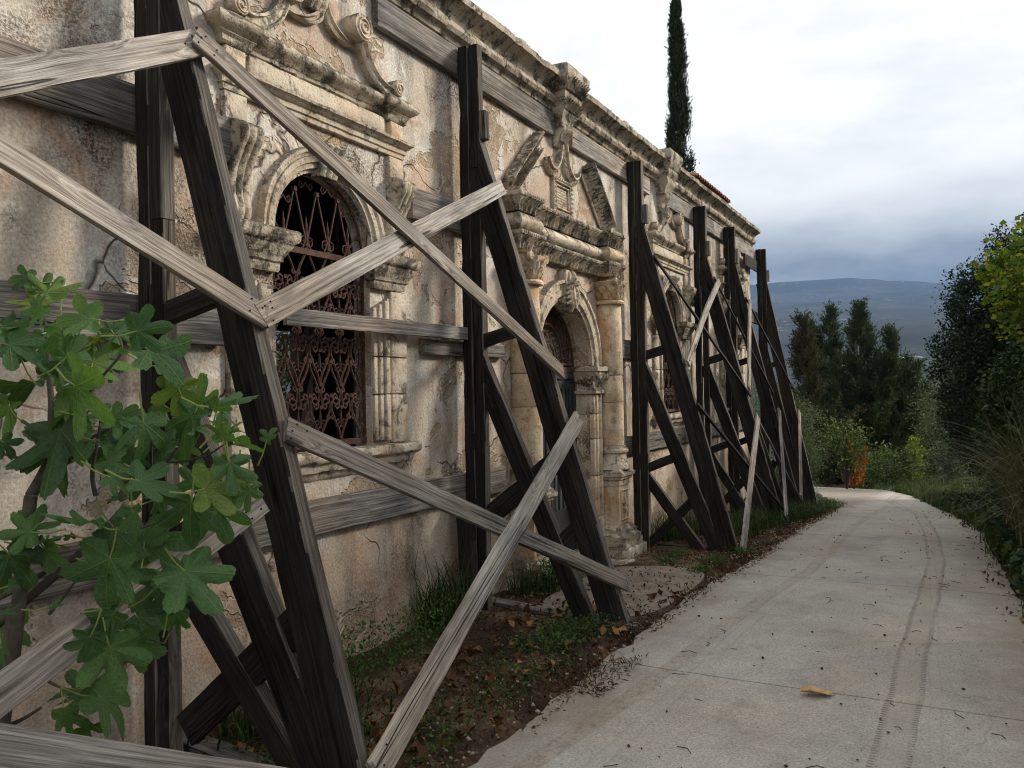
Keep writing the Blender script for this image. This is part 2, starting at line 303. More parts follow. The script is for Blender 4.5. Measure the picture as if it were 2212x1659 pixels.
def timber(name, p0, p1, w, h, mat, parent=None, wdir=(0, 0, 1), wob=0.003, bow=None, ragged=0.0, seg=0.16, outer=None):
    """a sawn timber from p0 to p1: w along wdir, h across; worn arrises, slight bow; local X runs along the grain"""
    p0, p1 = Vector(p0), Vector(p1); L = (p1-p0).length; x = (p1-p0)/L; y = Vector(wdir); y = (y-x*y.dot(x)).normalized(); z = x.cross(y)
    c = min(w, h)*0.085; wob *= 1.5; bow = random.uniform(-0.006, 0.006)*L**0.5 if bow is None else bow; n = max(6, int(L/seg*2.6)); sec = [(w/2-c, h/2), (w/2, h/2-c), (w/2, -h/2+c), (w/2-c, -h/2), (-w/2+c, -h/2), (-w/2, -h/2+c), (-w/2, h/2-c), (-w/2+c, h/2)]
    sd = random.random()*50; rows = []
    for i in range(n+1):
        t = i/n; xx = L*t; by = bow*math.sin(math.pi*t)
        ch = c*max(0.0, 1.6*mnoise.noise(Vector((xx*3.1, sd, 7)))+0.9*mnoise.noise(Vector((xx*11, sd, 2))))
        for k, (a, b) in enumerate(sec):
            if k in (0, 1, 4): a -= math.copysign(ch, a); b -= math.copysign(ch*0.6, b)
            q = mnoise.noise_vector(Vector((xx*1.3+sd, k*0.4, sd))) + 0.7*mnoise.noise_vector(Vector((xx*6.5+sd, k*1.3, sd))); e = 0.0
            if ragged and i in (0, n): e = ragged*(mnoise.noise(Vector((sd+k*1.7, i, 3)))-0.2)*(1 if i else -1)
            rows.append((xx+e, a+by+q.y*wob, b+q.z*wob))
    f = [tuple(reversed(q)) for q in grid_faces(n+1, 8, True)] + [tuple(range(8)), tuple(n*8+k for k in range(7, -1, -1))]
    me = mesh(name, rows, f, M[mat], 30)
    if outer:                                        # road-side faces: sunlit contrast painted in as lighter timber, on top of weathering
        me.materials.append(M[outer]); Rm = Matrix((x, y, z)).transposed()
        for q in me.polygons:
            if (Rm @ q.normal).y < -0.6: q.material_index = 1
    mtx = Matrix(((x.x, y.x, z.x, p0.x), (x.y, y.y, z.y, p0.y), (x.z, y.z, z.z, p0.z), (0, 0, 0, 1)))
    return put(name, me, parent, mtx)
def clone(o, parent, off):
    c = o.copy(); COL.objects.link(c); c.parent = parent
    return c
def np_mesh(name, V, F, mat, var=None, smooth=False):
    """fast mesh from arrays: V (n,3), F (m,k)"""
    me = bpy.data.meshes.new(name); m, k = F.shape
    me.vertices.add(len(V)); me.vertices.foreach_set('co', np.ascontiguousarray(V, np.float32).ravel())
    me.loops.add(m*k); me.loops.foreach_set('vertex_index', np.ascontiguousarray(F, np.int32).ravel())
    me.polygons.add(m); me.polygons.foreach_set('loop_start', np.arange(0, m*k, k, dtype=np.int32)); me.polygons.foreach_set('loop_total', np.full(m, k, np.int32))
    if var is not None:
        at = me.attributes.new('var', 'FLOAT', 'FACE'); at.data.foreach_set('value', np.ascontiguousarray(var, np.float32))
    me.update(calc_edges=True); me.validate()
    if smooth: me.polygons.foreach_set('use_smooth', [True]*m)
    if mat: me.materials.append(mat)
    return me
def leaf_cards(P, size, aspect=0.5, upbias=0.3, seed=0, var=None, fold=0.25, dirs=None, dirw=0.0):
    """P (n,3) -> bent diamond leaves (two triangles each)"""
    g = np.random.default_rng(seed); n = len(P); s = size*(0.6+0.8*g.random(n))[:, None]
    a = g.normal(size=(n, 3))
    if dirs is not None: a = a*(1-dirw)+dirs*dirw*1.7
    a /= np.linalg.norm(a, axis=1)[:, None]+1e-9
    nn = g.normal(size=(n, 3)); nn[:, 2] = np.abs(nn[:, 2])+upbias; b = np.cross(nn, a); b /= np.linalg.norm(b, axis=1)[:, None]+1e-9
    c = np.cross(a, b); tip = P+a*s; l = P+a*s*0.45+b*s*aspect*0.5+c*s*fold*0.3; r = P+a*s*0.45-b*s*aspect*0.5+c*s*fold*0.3
    V = np.stack([P, l, tip, r], 1).reshape(-1, 3); k = np.arange(n)*4; F = np.concatenate([np.stack([k, k+1, k+2], 1), np.stack([k, k+2, k+3], 1)])
    v = g.random(n) if var is None else var; return V, F, np.concatenate([v, v])
def foliage(name, P, size, mat, parent=None, **k):
    V, F, v = leaf_cards(P, size, **k); return put(name, np_mesh(name, V, F, M[mat], v), parent)
def clumps(c, rad, n_cl, n_leaf, cr, seed, shell=0.55, zflat=1.0):
    """points gathered in clumps through an ellipsoid, denser to the outside, leaving gaps"""
    g = np.random.default_rng(seed); d = g.normal(size=(n_cl, 3)); d /= np.linalg.norm(d, axis=1)[:, None]
    rr = (shell+(1-shell)*g.random(n_cl))[:, None]; C = np.array(c)+d*rr*np.array(rad)
    w = g.random(n_cl)+0.35; k = g.choice(n_cl, n_leaf, p=w/w.sum()); v3 = g.normal(size=(n_leaf, 3)); v3 /= np.linalg.norm(v3, axis=1)[:, None]; P = C[k]+v3*(1.75*g.random((n_leaf, 1))**0.4)*cr*(0.6+0.8*g.random(n_cl))[k][:, None]*np.array((1, 1, zflat))
    return P, d[k]
# ------------------------------------------------------------------ the lie of the land
GX = [-60, 5.5, 7, 9, 11.7, 13.5, 16, 17, 26, 34, 60, 140, 400]; GZ = [0, 0, -.05, -.17, -.27, -.41, -.63, -.74, -1.43, -2.3, -5, -16, -70]
def gz(x): return float(np.interp(x, GX, GZ))
RX = [-8, 6, 12, 16.6, 20, 23, 26.5, 30, 34]; RL = [-1.47, -1.45, -1.5, -1.3, -0.75, -0.1, 1.1, 3.2, 6.5]; RR = [-3.74, -3.76, -3.62, -3.2, -2.75, -2.35, -1.5, 0.3, 3.4]
def rl(x): return float(np.interp(x, RX, RL))
def rr_(x): return float(np.interp(x, RX, RR))
def ground_z(x, y):
    z = gz(x); bank = max(0.0, rr_(x)-0.35-y); z += min(bank*0.16, 0.5)*(1 if x < 30 else 0.3)
    return z
# ------------------------------------------------------------------ ground, road, mountain
def ground_mat():
    g = NT('earth_and_leaf_mould'); n = g.noise(1.6, 7, 0.65); f = g.noise(26, 5, 0.7)
    c = g.ramp(n, [(0.34, (0.030, 0.022, 0.016)), (0.5, (0.068, 0.047, 0.032)), (0.60, (0.17, 0.115, 0.075)), (0.70, (0.26, 0.185, 0.125))])
    c = g.mix(0.75, c, g.mix(1.0, c, g.ramp(f, [(0.3, 0.4), (0.7, 1.7)]), 'MULTIPLY'))
    x = g.sep()[0]; far = g.ramp(g.math('MULTIPLY', x, 0.01), [(0.17, 0.0), (0.24, 1.0)])
    c = g.mix(far, c, g.ramp(g.noise(0.3, 6, 0.7), [(0.4, (0.06, 0.07, 0.035)), (0.6, (0.11, 0.11, 0.06))]))
    return g.done(c, 0.95, g.bump(g.math('MULTIPLY_ADD', f, 1.0, g.math('MULTIPLY', g.noise(90, 3), 0.6)), 0.02, 1.0), 0.1)
M['ground'] = ground_mat()
xs = np.unique(np.concatenate([np.linspace(-60, -4, 8), np.linspace(-4, 18, 89), np.linspace(18, 40, 34), np.linspace(40, 140, 26), np.linspace(140, 400, 14)]))
ys = np.unique(np.concatenate([np.linspace(-220, -12, 14), np.linspace(-12, 1, 66), np.linspace(1, 14, 14), np.linspace(14, 260, 14)]))
V = []
for x in xs:
    for y in ys:
        z = ground_z(x, y)
        on = rl(x)+0.12 > y > rr_(x)-0.12
        if not on and x < 40 and -10 < y < 0.6: z += 0.035*mnoise.noise(Vector((x*1.7, y*1.7, 3)))+0.018*mnoise.noise(Vector((x*5, y*5, 1)))-0.012
        if on: z -= 0.10
        V.append((x, y, z-(0.0 if x < 60 else 0.0)))
ny = len(ys); F = [(i*ny+j, (i+1)*ny+j, (i+1)*ny+j+1, i*ny+j+1) for i in range(len(xs)-1) for j in range(ny-1)]
go = put('ground', mesh('ground', V, F, M['ground'], 60)); props(go, 'dark earth ground with leaf mould beside and beyond the concrete road', 'ground', kind='structure')
def concrete():
    g = NT('dusty_concrete'); p = g.sep(); n = g.noise(0.8, 6, 0.6); f = g.noise(95, 4, 0.75); m = g.noise(5.5, 6, 0.65)
    c = g.ramp(n, [(0.33, (0.31, 0.292, 0.258)), (0.52, (0.39, 0.367, 0.325)), (0.68, (0.44, 0.417, 0.372))])
    c = g.mix(0.6, c, g.mix(1.0, c, g.ramp(m, [(0.3, 0.82), (0.7, 1.14)]), 'MULTIPLY'))
    c = g.mix(0.8, c, g.mix(1.0, c, g.ramp(f, [(0.30, 0.42), (0.5, 1.0), (0.70, 1.48)]), 'MULTIPLY'))
    sp = g.ramp(g.vor(75), [(0.0, 1.0), (0.16, 0.0)]); sp = g.math('MULTIPLY', sp, g.ramp(g.noise(30, 2), [(0.52, 0.0), (0.6, 1.0)])); c = g.mix(g.math('MULTIPLY', sp, 0.6), c, (0.70, 0.68, 0.63))
    # dusty tyre tracks pressed along the road; each follows its own line (X -> Y)
    xs_ = g.math('MULTIPLY', p[0], 1/20); brk = g.noise(1.1, 5, 0.72, g.map((0.7, 2.0, 1), (3, 2, 0))); tick = g.n('ShaderNodeTexWave', wave_type='BANDS', bands_direction='X'); tick.inputs['Scale'].default_value = 11.0; tick.inputs['Distortion'].default_value = 2.5; tick.inputs['Detail'].default_value = 2; g.l(g.map((1, 0.8, 1)), tick.inputs[0])
    for line, wd, kind in (([(3, 3.03), (9, 3.13), (11, 3.05), (15.5, 2.75), (20, 2.0)], 0.085, 'tread'), ([(3, 1.66), (4.1, 1.80), (5.5, 1.92), (6.7, 2.0), (8, 2.1)], 0.06, 'dust'), ([(3, 3.235), (6.8, 3.15), (9, 3.10), (12, 2.95)], 0.03, 'pair'), ([(3, 1.92), (4.4, 2.0), (7.6, 2.12), (11, 1.99), (14.7, 1.67), (20, 0.6)], 0.045, 'pair')):
        cy = g.math('MULTIPLY', g.ramp(xs_, [(x/20, y/4) for x, y in line]), -4.0)
        yy = g.math('DIVIDE', g.math('ABSOLUTE', g.math('ADD', g.math('SUBTRACT', p[1], cy), g.math('MULTIPLY_ADD', g.noise(1.2, 2, 0.5, g.map((1, 0, 0))), 0.06, -0.03))), wd)
        band = g.math('MULTIPLY', g.ramp(yy, [(0.75, 1.0), (1.15, 0.0)]), g.ramp(brk, [(0.34, 0.25), (0.55, 1.0)]))
        rim = g.math('MULTIPLY', g.ramp(yy, [(0.55, 0.0), (0.8, 1.0), (0.98, 1.0), (1.12, 0.0)]), g.ramp(brk, [(0.36, 0.3), (0.52, 1.0)]))
        c = g.mix(g.math('MULTIPLY', band, 0.38 if kind != 'pair' else 0.25), c, (0.33, 0.28, 0.215) if kind != 'pair' else (0.40, 0.38, 0.34))
        c = g.mix(g.math('MULTIPLY', rim, 0.18 if kind != 'dust' else 0.12), c, (0.17, 0.15, 0.125))
        if kind == 'tread': c = g.mix(g.math('MULTIPLY', g.math('MULTIPLY', rim, g.ramp(tick.outputs[1], [(0.5, 0.0), (0.75, 1.0)])), 0.75), c, (0.11, 0.09, 0.07))
        if kind == 'dust': c = g.mix(g.math('MULTIPLY', band, g.ramp(g.noise(22, 4, 0.7), [(0.5, 0.0), (0.62, 0.7)])), c, (0.20, 0.15, 0.10))
    c = g.mix(g.ramp(g.noise(0.7, 4, 0.6, g.map((1, 1, 1), (8, 1, 3))), [(0.50, 0.0), (0.66, 0.5)]), c, g.mix(1.0, c, (1.02, 0.90, 0.76), 'MULTIPLY'))
    ey = g.math('MULTIPLY_ADD', g.noise(2.2, 6, 0.72), 0.9, g.math('ABSOLUTE', g.math('ADD', p[1], 2.56))); c = g.mix(g.math('MULTIPLY', g.ramp(g.math('MULTIPLY', ey, 0.5), [(0.60, 0.0), (0.78, 1.0)]), 0.6), c, (0.22, 0.175, 0.125))      # soil washed in from the verges
    ck = g.vor(0.42, g.vadd(g.co, g.noisec(1.3, 4), 0.9), 'DISTANCE_TO_EDGE'); c = g.mix(g.math('MULTIPLY', g.ramp(ck, [(0.0, 0.40), (0.004, 0.0)]), g.ramp(g.noise(0.6, 2), [(0.53, 0.0), (0.60, 1.0)])), c, (0.08, 0.07, 0.06))            # hairline cracks
    c = g.mix(g.ramp(g.noise(1.15, 6, 0.7, g.map((1, 1.6, 1), (2, 7, 1))), [(0.55, 0.0), (0.66, 0.4)]), c, (0.19, 0.175, 0.155))                                                                                                        # damp, trodden stains
    h = g.math('MULTIPLY_ADD', f, 1.0, g.math('MULTIPLY', m, 0.8))
    return g.done(c, 0.9, g.bump(h, 0.005, 0.9), 0.2)
M['concrete'] = concrete()
road = bpy.data.objects.new('road', None); COL.objects.link(road); road.location = (4, -2.5, 0)
props(road, 'narrow pale concrete road with tyre tracks running past the house', 'road', kind='structure')
bed = MB(); joints = [-8, -4.6, -1.6, 1.5, 4.57, 7.6, 10.8, 13.7, 16.6, 19.8, 23.0, 26.2, 29.4, 33]
for si in range(len(joints)-1):
    a, b = joints[si]+0.006, joints[si+1]-0.006; nx = max(6, int((b-a)/0.13)); nyy = 14; rows = []
    for i in range(nx+1):
        x = a+(b-a)*i/nx
        for j in range(nyy+1):
            t = j/nyy; y = rl(x)*(1-t)+rr_(x)*t; e = min(t, 1-t)*nyy
            if j in (0, nyy): y += (0.075*mnoise.noise(Vector((x*2.1, j, 5)))+0.05*mnoise.noise(Vector((x*6.3, j, 8))))
            z = gz(x)+0.012*mnoise.noise(Vector((x*0.8, y*0.8, 2)))+(-0.012 if j in (0, nyy) else 0)+0.006
            rows.append((x, y, z))
    n0 = len(rows); L = nyy+1; f = [tuple(reversed(q)) for q in grid_faces(nx+1, L)]
    ring = [j for j in range(L)] + [i*L+L-1 for i in range(1, nx+1)] + [nx*L+j for j in range(L-2, -1, -1)] + [i*L for i in range(nx-1, 0, -1)]
    rows += [(rows[i][0], rows[i][1], rows[i][2]-0.09) for i in ring]; m = len(ring)
    f += [(ring[i], n0+i, n0+(i+1) % m, ring[(i+1) % m]) for i in range(m)]
    put('concrete_slab', mesh('concrete_slab', rows, f, M['concrete'], 40), road)
def mountain_mat():
    g = NT('scrub_covered_slope'); n = g.noise(0.0035, 8, 0.65); f = g.noise(0.03, 6, 0.7)
    c = g.ramp(n, [(0.35, (0.014, 0.021, 0.020)), (0.52, (0.026, 0.034, 0.030)), (0.66, (0.065, 0.064, 0.055))])
    c = g.mix(0.8, c, g.mix(1.0, c, g.ramp(f, [(0.3, 0.45), (0.7, 1.6)]), 'MULTIPLY'))
    rk = g.math('MULTIPLY', g.ramp(g.noise(0.045, 5, 0.75), [(0.60, 0.0), (0.66, 1.0)]), g.ramp(g.noise(0.0042, 3, 0.5, g.map((1, 1, 1), (300, 90, 0))), [(0.52, 0.0), (0.62, 1.0)]))
    return g.done(g.mix(rk, c, (0.62, 0.60, 0.55)), 0.95, None, 0.1)
M['mountain'] = mountain_mat()
V = []; az = np.linspace(-50, 62, 150); rad = np.concatenate([np.linspace(300, 1600, 34), np.linspace(1700, 6500, 60)])
for r in rad:
    for a in az:
        x, y = r*math.cos(R(a)), r*math.sin(R(a)); t = (r-300)/4000
        h = -50 + 560*max(0, min(1, t))**1.25*(1+0.10*math.sin(R(a)*5+0.6)+0.05*math.sin(R(a)*13))
        h += (18+95*min(1, t))*mnoise.fractal(Vector((x*0.0011, y*0.0011, 0.3)), 1.0, 2.1, 6)
        h += 75*math.exp(-((r-1250)/330)**2)*(0.55+0.7*mnoise.noise(Vector((a*0.09, 1.5, 0))))
        V.append((x, y, min(h*0.86, 470+0.08*h)))
na = len(az); F = [(i*na+j, (i+1)*na+j, (i+1)*na+j+1, i*na+j+1) for i in range(len(rad)-1) for j in range(na-1)]
mo = put('mountain', mesh('mountain', V, F, M['mountain'], 60)); props(mo, 'blue hazy mountain slope rising into low cloud beyond the valley', 'mountain', kind='structure')

# ------------------------------------------------------------------ the house front
house = empty('stone_house', (7.3, 0.2, -0.1), 'long ruined one-storey house with carved stone front and peeling cream plaster', 'house')
from mathutils.geometry import delaunay_2d_cdt
WC = [0.97, 3.86, 10.75, 14.2]; DC = 7.29; WR = 0.43; WS = 2.50; WSILL = 1.27; DR = 0.62; DS = 1.85
def arch_loop(c, r, z0, zs, n=22): return [(c-r, z0)] + [(c-r*math.cos(math.pi*i/n), zs+r*math.sin(math.pi*i/n)) for i in range(n+1)] + [(c+r, z0)]
def wall_with_holes(outer, holes, y0, y1):
    pts = []; edges = []
    def loop(l):
        k = len(pts); pts.extend(Vector(p) for p in l); edges.extend((k+i, k+(i+1) % len(l)) for i in range(len(l))); return k
    loop(outer); hs = [(loop(h), len(h)) for h in holes]
    v2, e2, f2, *_ = delaunay_2d_cdt(pts, edges, [], 0, 1e-5)
    def inside(p, poly):
        c = False; n = len(poly)
        for i in range(n):
            a, b = poly[i], poly[(i+1) % n]
            if (a[1] > p[1]) != (b[1] > p[1]) and p[0] < (b[0]-a[0])*(p[1]-a[1])/(b[1]-a[1])+a[0]: c = not c
        return c
    ff = []
    for t in f2:
        cx = sum(v2[i][0] for i in t)/len(t); cz = sum(v2[i][1] for i in t)/len(t)
        if inside((cx, cz), outer) and not any(inside((cx, cz), h) for h in holes): ff.append(tuple(t))
    n = len(v2); V = [(p[0], y0, p[1]) for p in v2] + [(p[0], y1, p[1]) for p in v2]; F = []; cnt = {}
    for t in ff:
        F.append(t); F.append(tuple(i+n for i in reversed(t)))
        for a, b in zip(t, t[1:]+t[:1]): cnt[(a, b)] = 1
    for (a, b) in cnt:
        if (b, a) not in cnt: F.append((b, a, a+n, b+n))
    return V, F
outer = [(-6, -1.4), (15.78, -1.4), (15.78, 4.30), (-6, 4.30)]
holes = [arch_loop(c, WR, WSILL-0.03, WS) for c in WC] + [arch_loop(DC, DR, -0.12, DS)]
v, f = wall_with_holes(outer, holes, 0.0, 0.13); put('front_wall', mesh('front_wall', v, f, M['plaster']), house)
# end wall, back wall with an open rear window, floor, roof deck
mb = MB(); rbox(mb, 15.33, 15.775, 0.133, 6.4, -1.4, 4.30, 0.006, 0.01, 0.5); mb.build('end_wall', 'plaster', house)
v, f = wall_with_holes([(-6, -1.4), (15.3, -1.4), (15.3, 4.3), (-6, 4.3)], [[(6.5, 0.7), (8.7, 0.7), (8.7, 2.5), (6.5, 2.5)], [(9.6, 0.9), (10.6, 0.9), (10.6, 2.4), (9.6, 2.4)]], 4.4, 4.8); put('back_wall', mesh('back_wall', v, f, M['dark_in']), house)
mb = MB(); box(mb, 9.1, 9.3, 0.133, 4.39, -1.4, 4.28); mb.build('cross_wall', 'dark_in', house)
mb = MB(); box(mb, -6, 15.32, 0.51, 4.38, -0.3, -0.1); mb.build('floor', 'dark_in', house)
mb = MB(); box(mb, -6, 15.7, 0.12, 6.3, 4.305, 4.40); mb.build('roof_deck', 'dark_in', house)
timber('fallen_rafter', (4.75, 1.3, 0.8), (5.15, 1.05, 2.75), 0.13, 0.06, 'plank', house, (1, 0, 0))
for x in (5.6, 6.0, 6.4): timber('shutter_board', (x, 1.25+0.1*(x-5), 0.9), (x+0.05, 1.25+0.1*(x-5), 3.2), 0.24, 0.03, 'board', house, (1, 0.2, 0))
# building cornice: one carved block after another, none quite alike
CP = [(0.0, 4.235), (0.035, 4.245), (0.045, 4.275), (0.052, 4.285), (0.085, 4.295), (0.103, 4.325), (0.098, 4.36), (0.075, 4.378), (0.07, 4.39), (0.075, 4.40), (0.085, 4.425), (0.115, 4.455), (0.158, 4.475), (0.165, 4.482), (0.19, 4.488), (0.196, 4.535), (0.17, 4.555), (0.0, 4.57)]
def cornice_block(x0, x1, seed):
    mb = MB(); n = max(5, int((x1-x0)/0.035)); rows = []; g = random.Random(seed); dy = g.uniform(-0.008, 0.008); dz = g.uniform(-0.006, 0.006)
    prof = [(-0.25, 4.235)] + CP + [(-0.25, 4.57)]
    for i in range(n+1):
        x = x0+(x1-x0)*i/n
        for k, (o, z) in enumerate(prof):
            e = 0.0
            if 14 <= k <= 18: e = 0.022*max(0, mnoise.noise(Vector((x*6, seed*3.3, 2)))-0.12)+0.006*mnoise.noise(Vector((x*25, k, 1)))
            ed = 0.008 if i in (0, n) and k > 1 else 0
            rows.append(jit((x, -(o+dy)+ed+e*0.8, z+dz-e*0.5), 0.003, 9))
    L = len(prof); f = [tuple(reversed(q)) for q in grid_faces(n+1, L)] + [tuple(range(L)), tuple(n*L+k for k in range(L-1, -1, -1))]
    mb.add(rows, f); return mb
x = 2.2; k = 0
while x < 15.85:
    w = random.uniform(0.36, 0.58); b = min(x+w, 15.92)
    if b > 15.7: b = 15.92
    cornice_block(x+0.004, b-0.004, k).build('cornice_block', 'stone_dark', house, 38); x = b; k += 1
# loose mortar and pebbles along the top edge
g = np.random.default_rng(5)
for i in range(26):
    X = g.uniform(3.5, 15.7); mb = MB(); s = g.uniform(0.012, 0.035); rbox(mb, X-s*1.8, X+s*1.8, -0.15, -0.15+s*3, 4.545, 4.57+s, 0.012, 0.01, 0.05); mb.build('cap_stone', 'stone_dark', house)

# ---- carved window surround, built once round X = 0 and copied to every window
def volute(mb, cx, cz, r, out, y0=0.0, turns=2.2, sgn=1):
    lathe_pts = [(r, 0), (r*1.0, 0.6*out), (r*0.93, out*0.9), (r*0.85, out)]
    rows = []; n = 22
    for rr, o in [(r, 0.0), (r, out*0.75), (r*0.94, out*0.92), (r*0.84, out*0.94), (r*0.4, out*0.93), (0.001, out)]:
        rows += [jit((cx+rr*math.cos(2*math.pi*k/n), y0-o, cz+rr*math.sin(2*math.pi*k/n)), 0.002) for k in range(n)]
    mb.add(rows, [tuple(reversed(q)) for q in grid_faces(6, n, True)])
    m = int(turns*18); pts = []; rad = []
    for i in range(m+1):
        t = i/m; a = sgn*(t*turns*2*math.pi)+1.2; q = r*(0.90*(1-t)+0.10*t); pts.append((cx+q*math.cos(a), y0-out*(0.93+0.10*t), cz+q*math.sin(a))); rad.append(r*(0.115-0.05*t))
    tube(mb, pts, rad, 6)
def console(mb, x0, x1, z0, z1, prof, grooves=3, amp=0.002):
    """S-shaped bracket: prof gives projection for t = 0 bottom .. 1 top; flutes run down its face"""
    nx = grooves*4; nz = 26; rows = []
    for i in range(nz+1):
        t = i/nz; o = float(np.interp(t, [p for p, _ in prof], [q for _, q in prof])); z = z0+(z1-z0)*t; row = [(x0, 0.02, z)]
        for j in range(nx+1):
            s = j/nx; gr = 0.010*abs(math.sin(math.pi*s*grooves))**0.6; taper = 1-0.10*(1-t); xm = (x0+x1)/2; row.append(jit((xm+(x0+(x1-x0)*s-xm)*taper, -(o-0.010+gr), z), amp))
        row.append((x1, 0.02, z)); rows += row
    L = nx+3; f = grid_faces(nz+1, L) + [tuple(range(L-1, -1, -1)), tuple(nz*L+k for k in range(L))]
    mb.add(rows, f)
SCON = [(0, 0.035), (0.06, 0.055), (0.14, 0.060), (0.24, 0.045), (0.40, 0.045), (0.55, 0.065), (0.70, 0.110), (0.82, 0.150), (0.92, 0.155), (0.98, 0.125), (1.0, 0.085)]
class Kit:                                            # collects (name, mesh, level) so that a whole set can be repeated
    def __init__(s): s.items = []
    def add(s, name, mb, mat, smooth=40): s.items.append((name, mesh(name, mb.v, mb.f, M[mat], smooth)))
    def place(s, root_name, root_mb, mat, parent, off, root_me=None):
        me = root_me or mesh(root_name, root_mb.v, root_mb.f, M[mat], 40); T = Matrix.Translation(off); r = put(root_name, me, parent, T)
        for n, m in s.items:
            c = bpy.data.objects.new(n, m); COL.objects.link(c); c.parent = r
        return r, me
kit = Kit()
mb = MB(); moulding(mb, -0.745, 0.745, 0.0, [(0.0, 1.10), (0.02, 1.115), (0.03, 1.14), (0.035, 1.15), (0.05, 1.155), (0.062, 1.185), (0.066, 1.20), (0.085, 1.21), (0.098, 1.225), (0.10, 1.262), (0.09, 1.275), (0.0, 1.278)], 0.006, 0.04); kit.add('window_sill', mb, 'stone')
for s in (-1, 1):
    def xr(a, b): return (min(s*a, s*b), max(s*a, s*b))
    for z0, z1 in ((1.281, 1.60), (1.604, 1.845), (1.849, 2.285)):
        mb = MB(); rbox(mb, *xr(0.612, 0.785), -0.036, 0.02, z0, z1, 0.003, 0.008, 0.1); kit.add('pilaster_block', mb, 'stone')
        mb = MB()
        for a, b, o in ((0.435, 0.478, 0.022), (0.480, 0.520, 0.036), (0.524, 0.572, 0.052), (0.574, 0.598, 0.03)):
            zt = z1 if z1 < 2.2 else z1-0.05-(0.57-a)*0.5; zb = z0 if z0 > 1.3 else z0+0.02
            rbox(mb, *xr(a, b), -o, 0.02, zb, zt, 0.0025, 0.006, 0.12)
        kit.add('jamb_moulding', mb, 'stone')
    mb = MB(); a, b = xr(0.43, 0.755); moulding(mb, a, b, 0.036, [(0.0, 2.288), (0.008, 2.30), (0.01, 2.335), (0.022, 2.345), (0.024, 2.365), (0.03, 2.372), (0.045, 2.40), (0.06, 2.425), (0.065, 2.44), (0.082, 2.45), (0.09, 2.47), (0.092, 2.505), (0.08, 2.518), (0.0, 2.52)], 0.005, 0.04); kit.add('capital', mb, 'stone_dark')
    mb = MB(); a, b = xr(0.622, 0.775); console(mb, a, b, 2.523, 3.04, SCON, 3); kit.add('console', mb, 'stone_dark')
    mb = MB(); rbox(mb, *xr(0.628, 0.788), -0.034, 0.02, 3.044, 3.195, 0.003); kit.add('strip_block', mb, 'stone')
    mb = MB(); rbox(mb, *xr(0.64, 0.782), -0.04, 0.02, 3.318, 3.43, 0.003); kit.add('frieze_block', mb, 'stone_warm')
    mb = MB(); a, b = xr(0.62, 0.80)
    moulding(mb, a, b, 0.035, [(0.0, 3.432), (0.012, 3.445), (0.014, 3.47), (0.03, 3.485)] + [(0.03+0.052*math.sin(math.pi*t), 3.49+0.105*t) for t in (0, .12, .25, .4, .55, .7, .85, .95, 1)] + [(0.0, 3.6)], 0.005, 0.04); kit.add('cornice_end', mb, 'stone_dark')
    mb = MB(); volute(mb, s*0.305, 3.915, 0.088, 0.10, 0, 2.2, -s); kit.add('volute', mb, 'stone')
    mb = MB(); volute(mb, s*0.70, 3.655, 0.055, 0.085, 0, 1.8, s); kit.add('small_volute', mb, 'stone')
    mb = MB()                                       # ribbon scroll joining the two volutes
    pts = [(0.345, 3.84), (0.36, 3.80), (0.39, 3.745), (0.44, 3.69), (0.505, 3.645), (0.58, 3.615), (0.645, 3.61)]; rows = []
    for i, (px, pz) in enumerate(pts):
        q = pts[min(i+1, 6)]; p = pts[max(i-1, 0)]; tx, tz = q[0]-p[0], q[1]-p[1]; l = math.hypot(tx, tz); nx_, nz_ = -tz/l, tx/l
        for w_, o in ((-0.042, 0.0), (-0.042, 0.05), (-0.026, 0.062), (-0.02, 0.045), (0.02, 0.045), (0.026, 0.066), (0.042, 0.055), (0.042, 0.0)): rows.append(jit((s*(px+nx_*w_), -o, pz+nz_*w_), 0.002))
    mb.add(rows, grid_faces(7, 8)); kit.add('scroll_band', mb, 'stone')
    mb = MB(); rows = []                            # swooping inner moulding
    for i in range(15):
        t = i/14; a = t*math.pi/2*1.15; px, pz = 0.012+0.33*(1-math.cos(a))/(1-math.cos(math.pi/2*1.15))*0.98, 3.945-0.165*math.sin(min(a, math.pi/2))+0.02*max(0, t-0.85)
        for w_, o in ((-0.034, 0), (-0.034, 0.042), (-0.014, 0.05), (-0.008, 0.034), (0.010, 0.034), (0.016, 0.055), (0.034, 0.045), (0.034, 0)):
            nx_, nz_ = math.sin(a), math.cos(a); rows.append(jit((s*(px+nx_*w_*0.9), -o, pz+nz_*w_), 0.002))
    mb.add(rows, grid_faces(15, 8)); kit.add('swag_moulding', mb, 'stone')
mb = MB(); archsweep(mb, 0, WS+0.02, [(0.432, 0.0), (0.435, 0.024), (0.462, 0.026), (0.468, 0.042), (0.50, 0.044), (0.506, 0.034), (0.522, 0.036), (0.528, 0.05), (0.548, 0.054), (0.556, 0.045), (0.56, 0.0)], 0.0, math.pi, 36); kit.add('archivolt', mb, 'stone')
mb = MB(); console(mb, -0.085, 0.085, 2.90, 3.10, [(0, 0.05), (0.15, 0.062), (0.4, 0.065), (0.6, 0.09), (0.85, 0.125), (0.95, 0.12), (1, 0.08)], 3); kit.add('keystone', mb, 'stone_dark')
mb = MB(); moulding(mb, -0.79, 0.79, 0.022, [(0.0, 3.198), (0.006, 3.20), (0.008, 3.228), (0.018, 3.232), (0.02, 3.262), (0.034, 3.268), (0.045, 3.285), (0.06, 3.292), (0.064, 3.308), (0.0, 3.314)], 0.004, 0.05); kit.add('architrave', mb, 'stone')
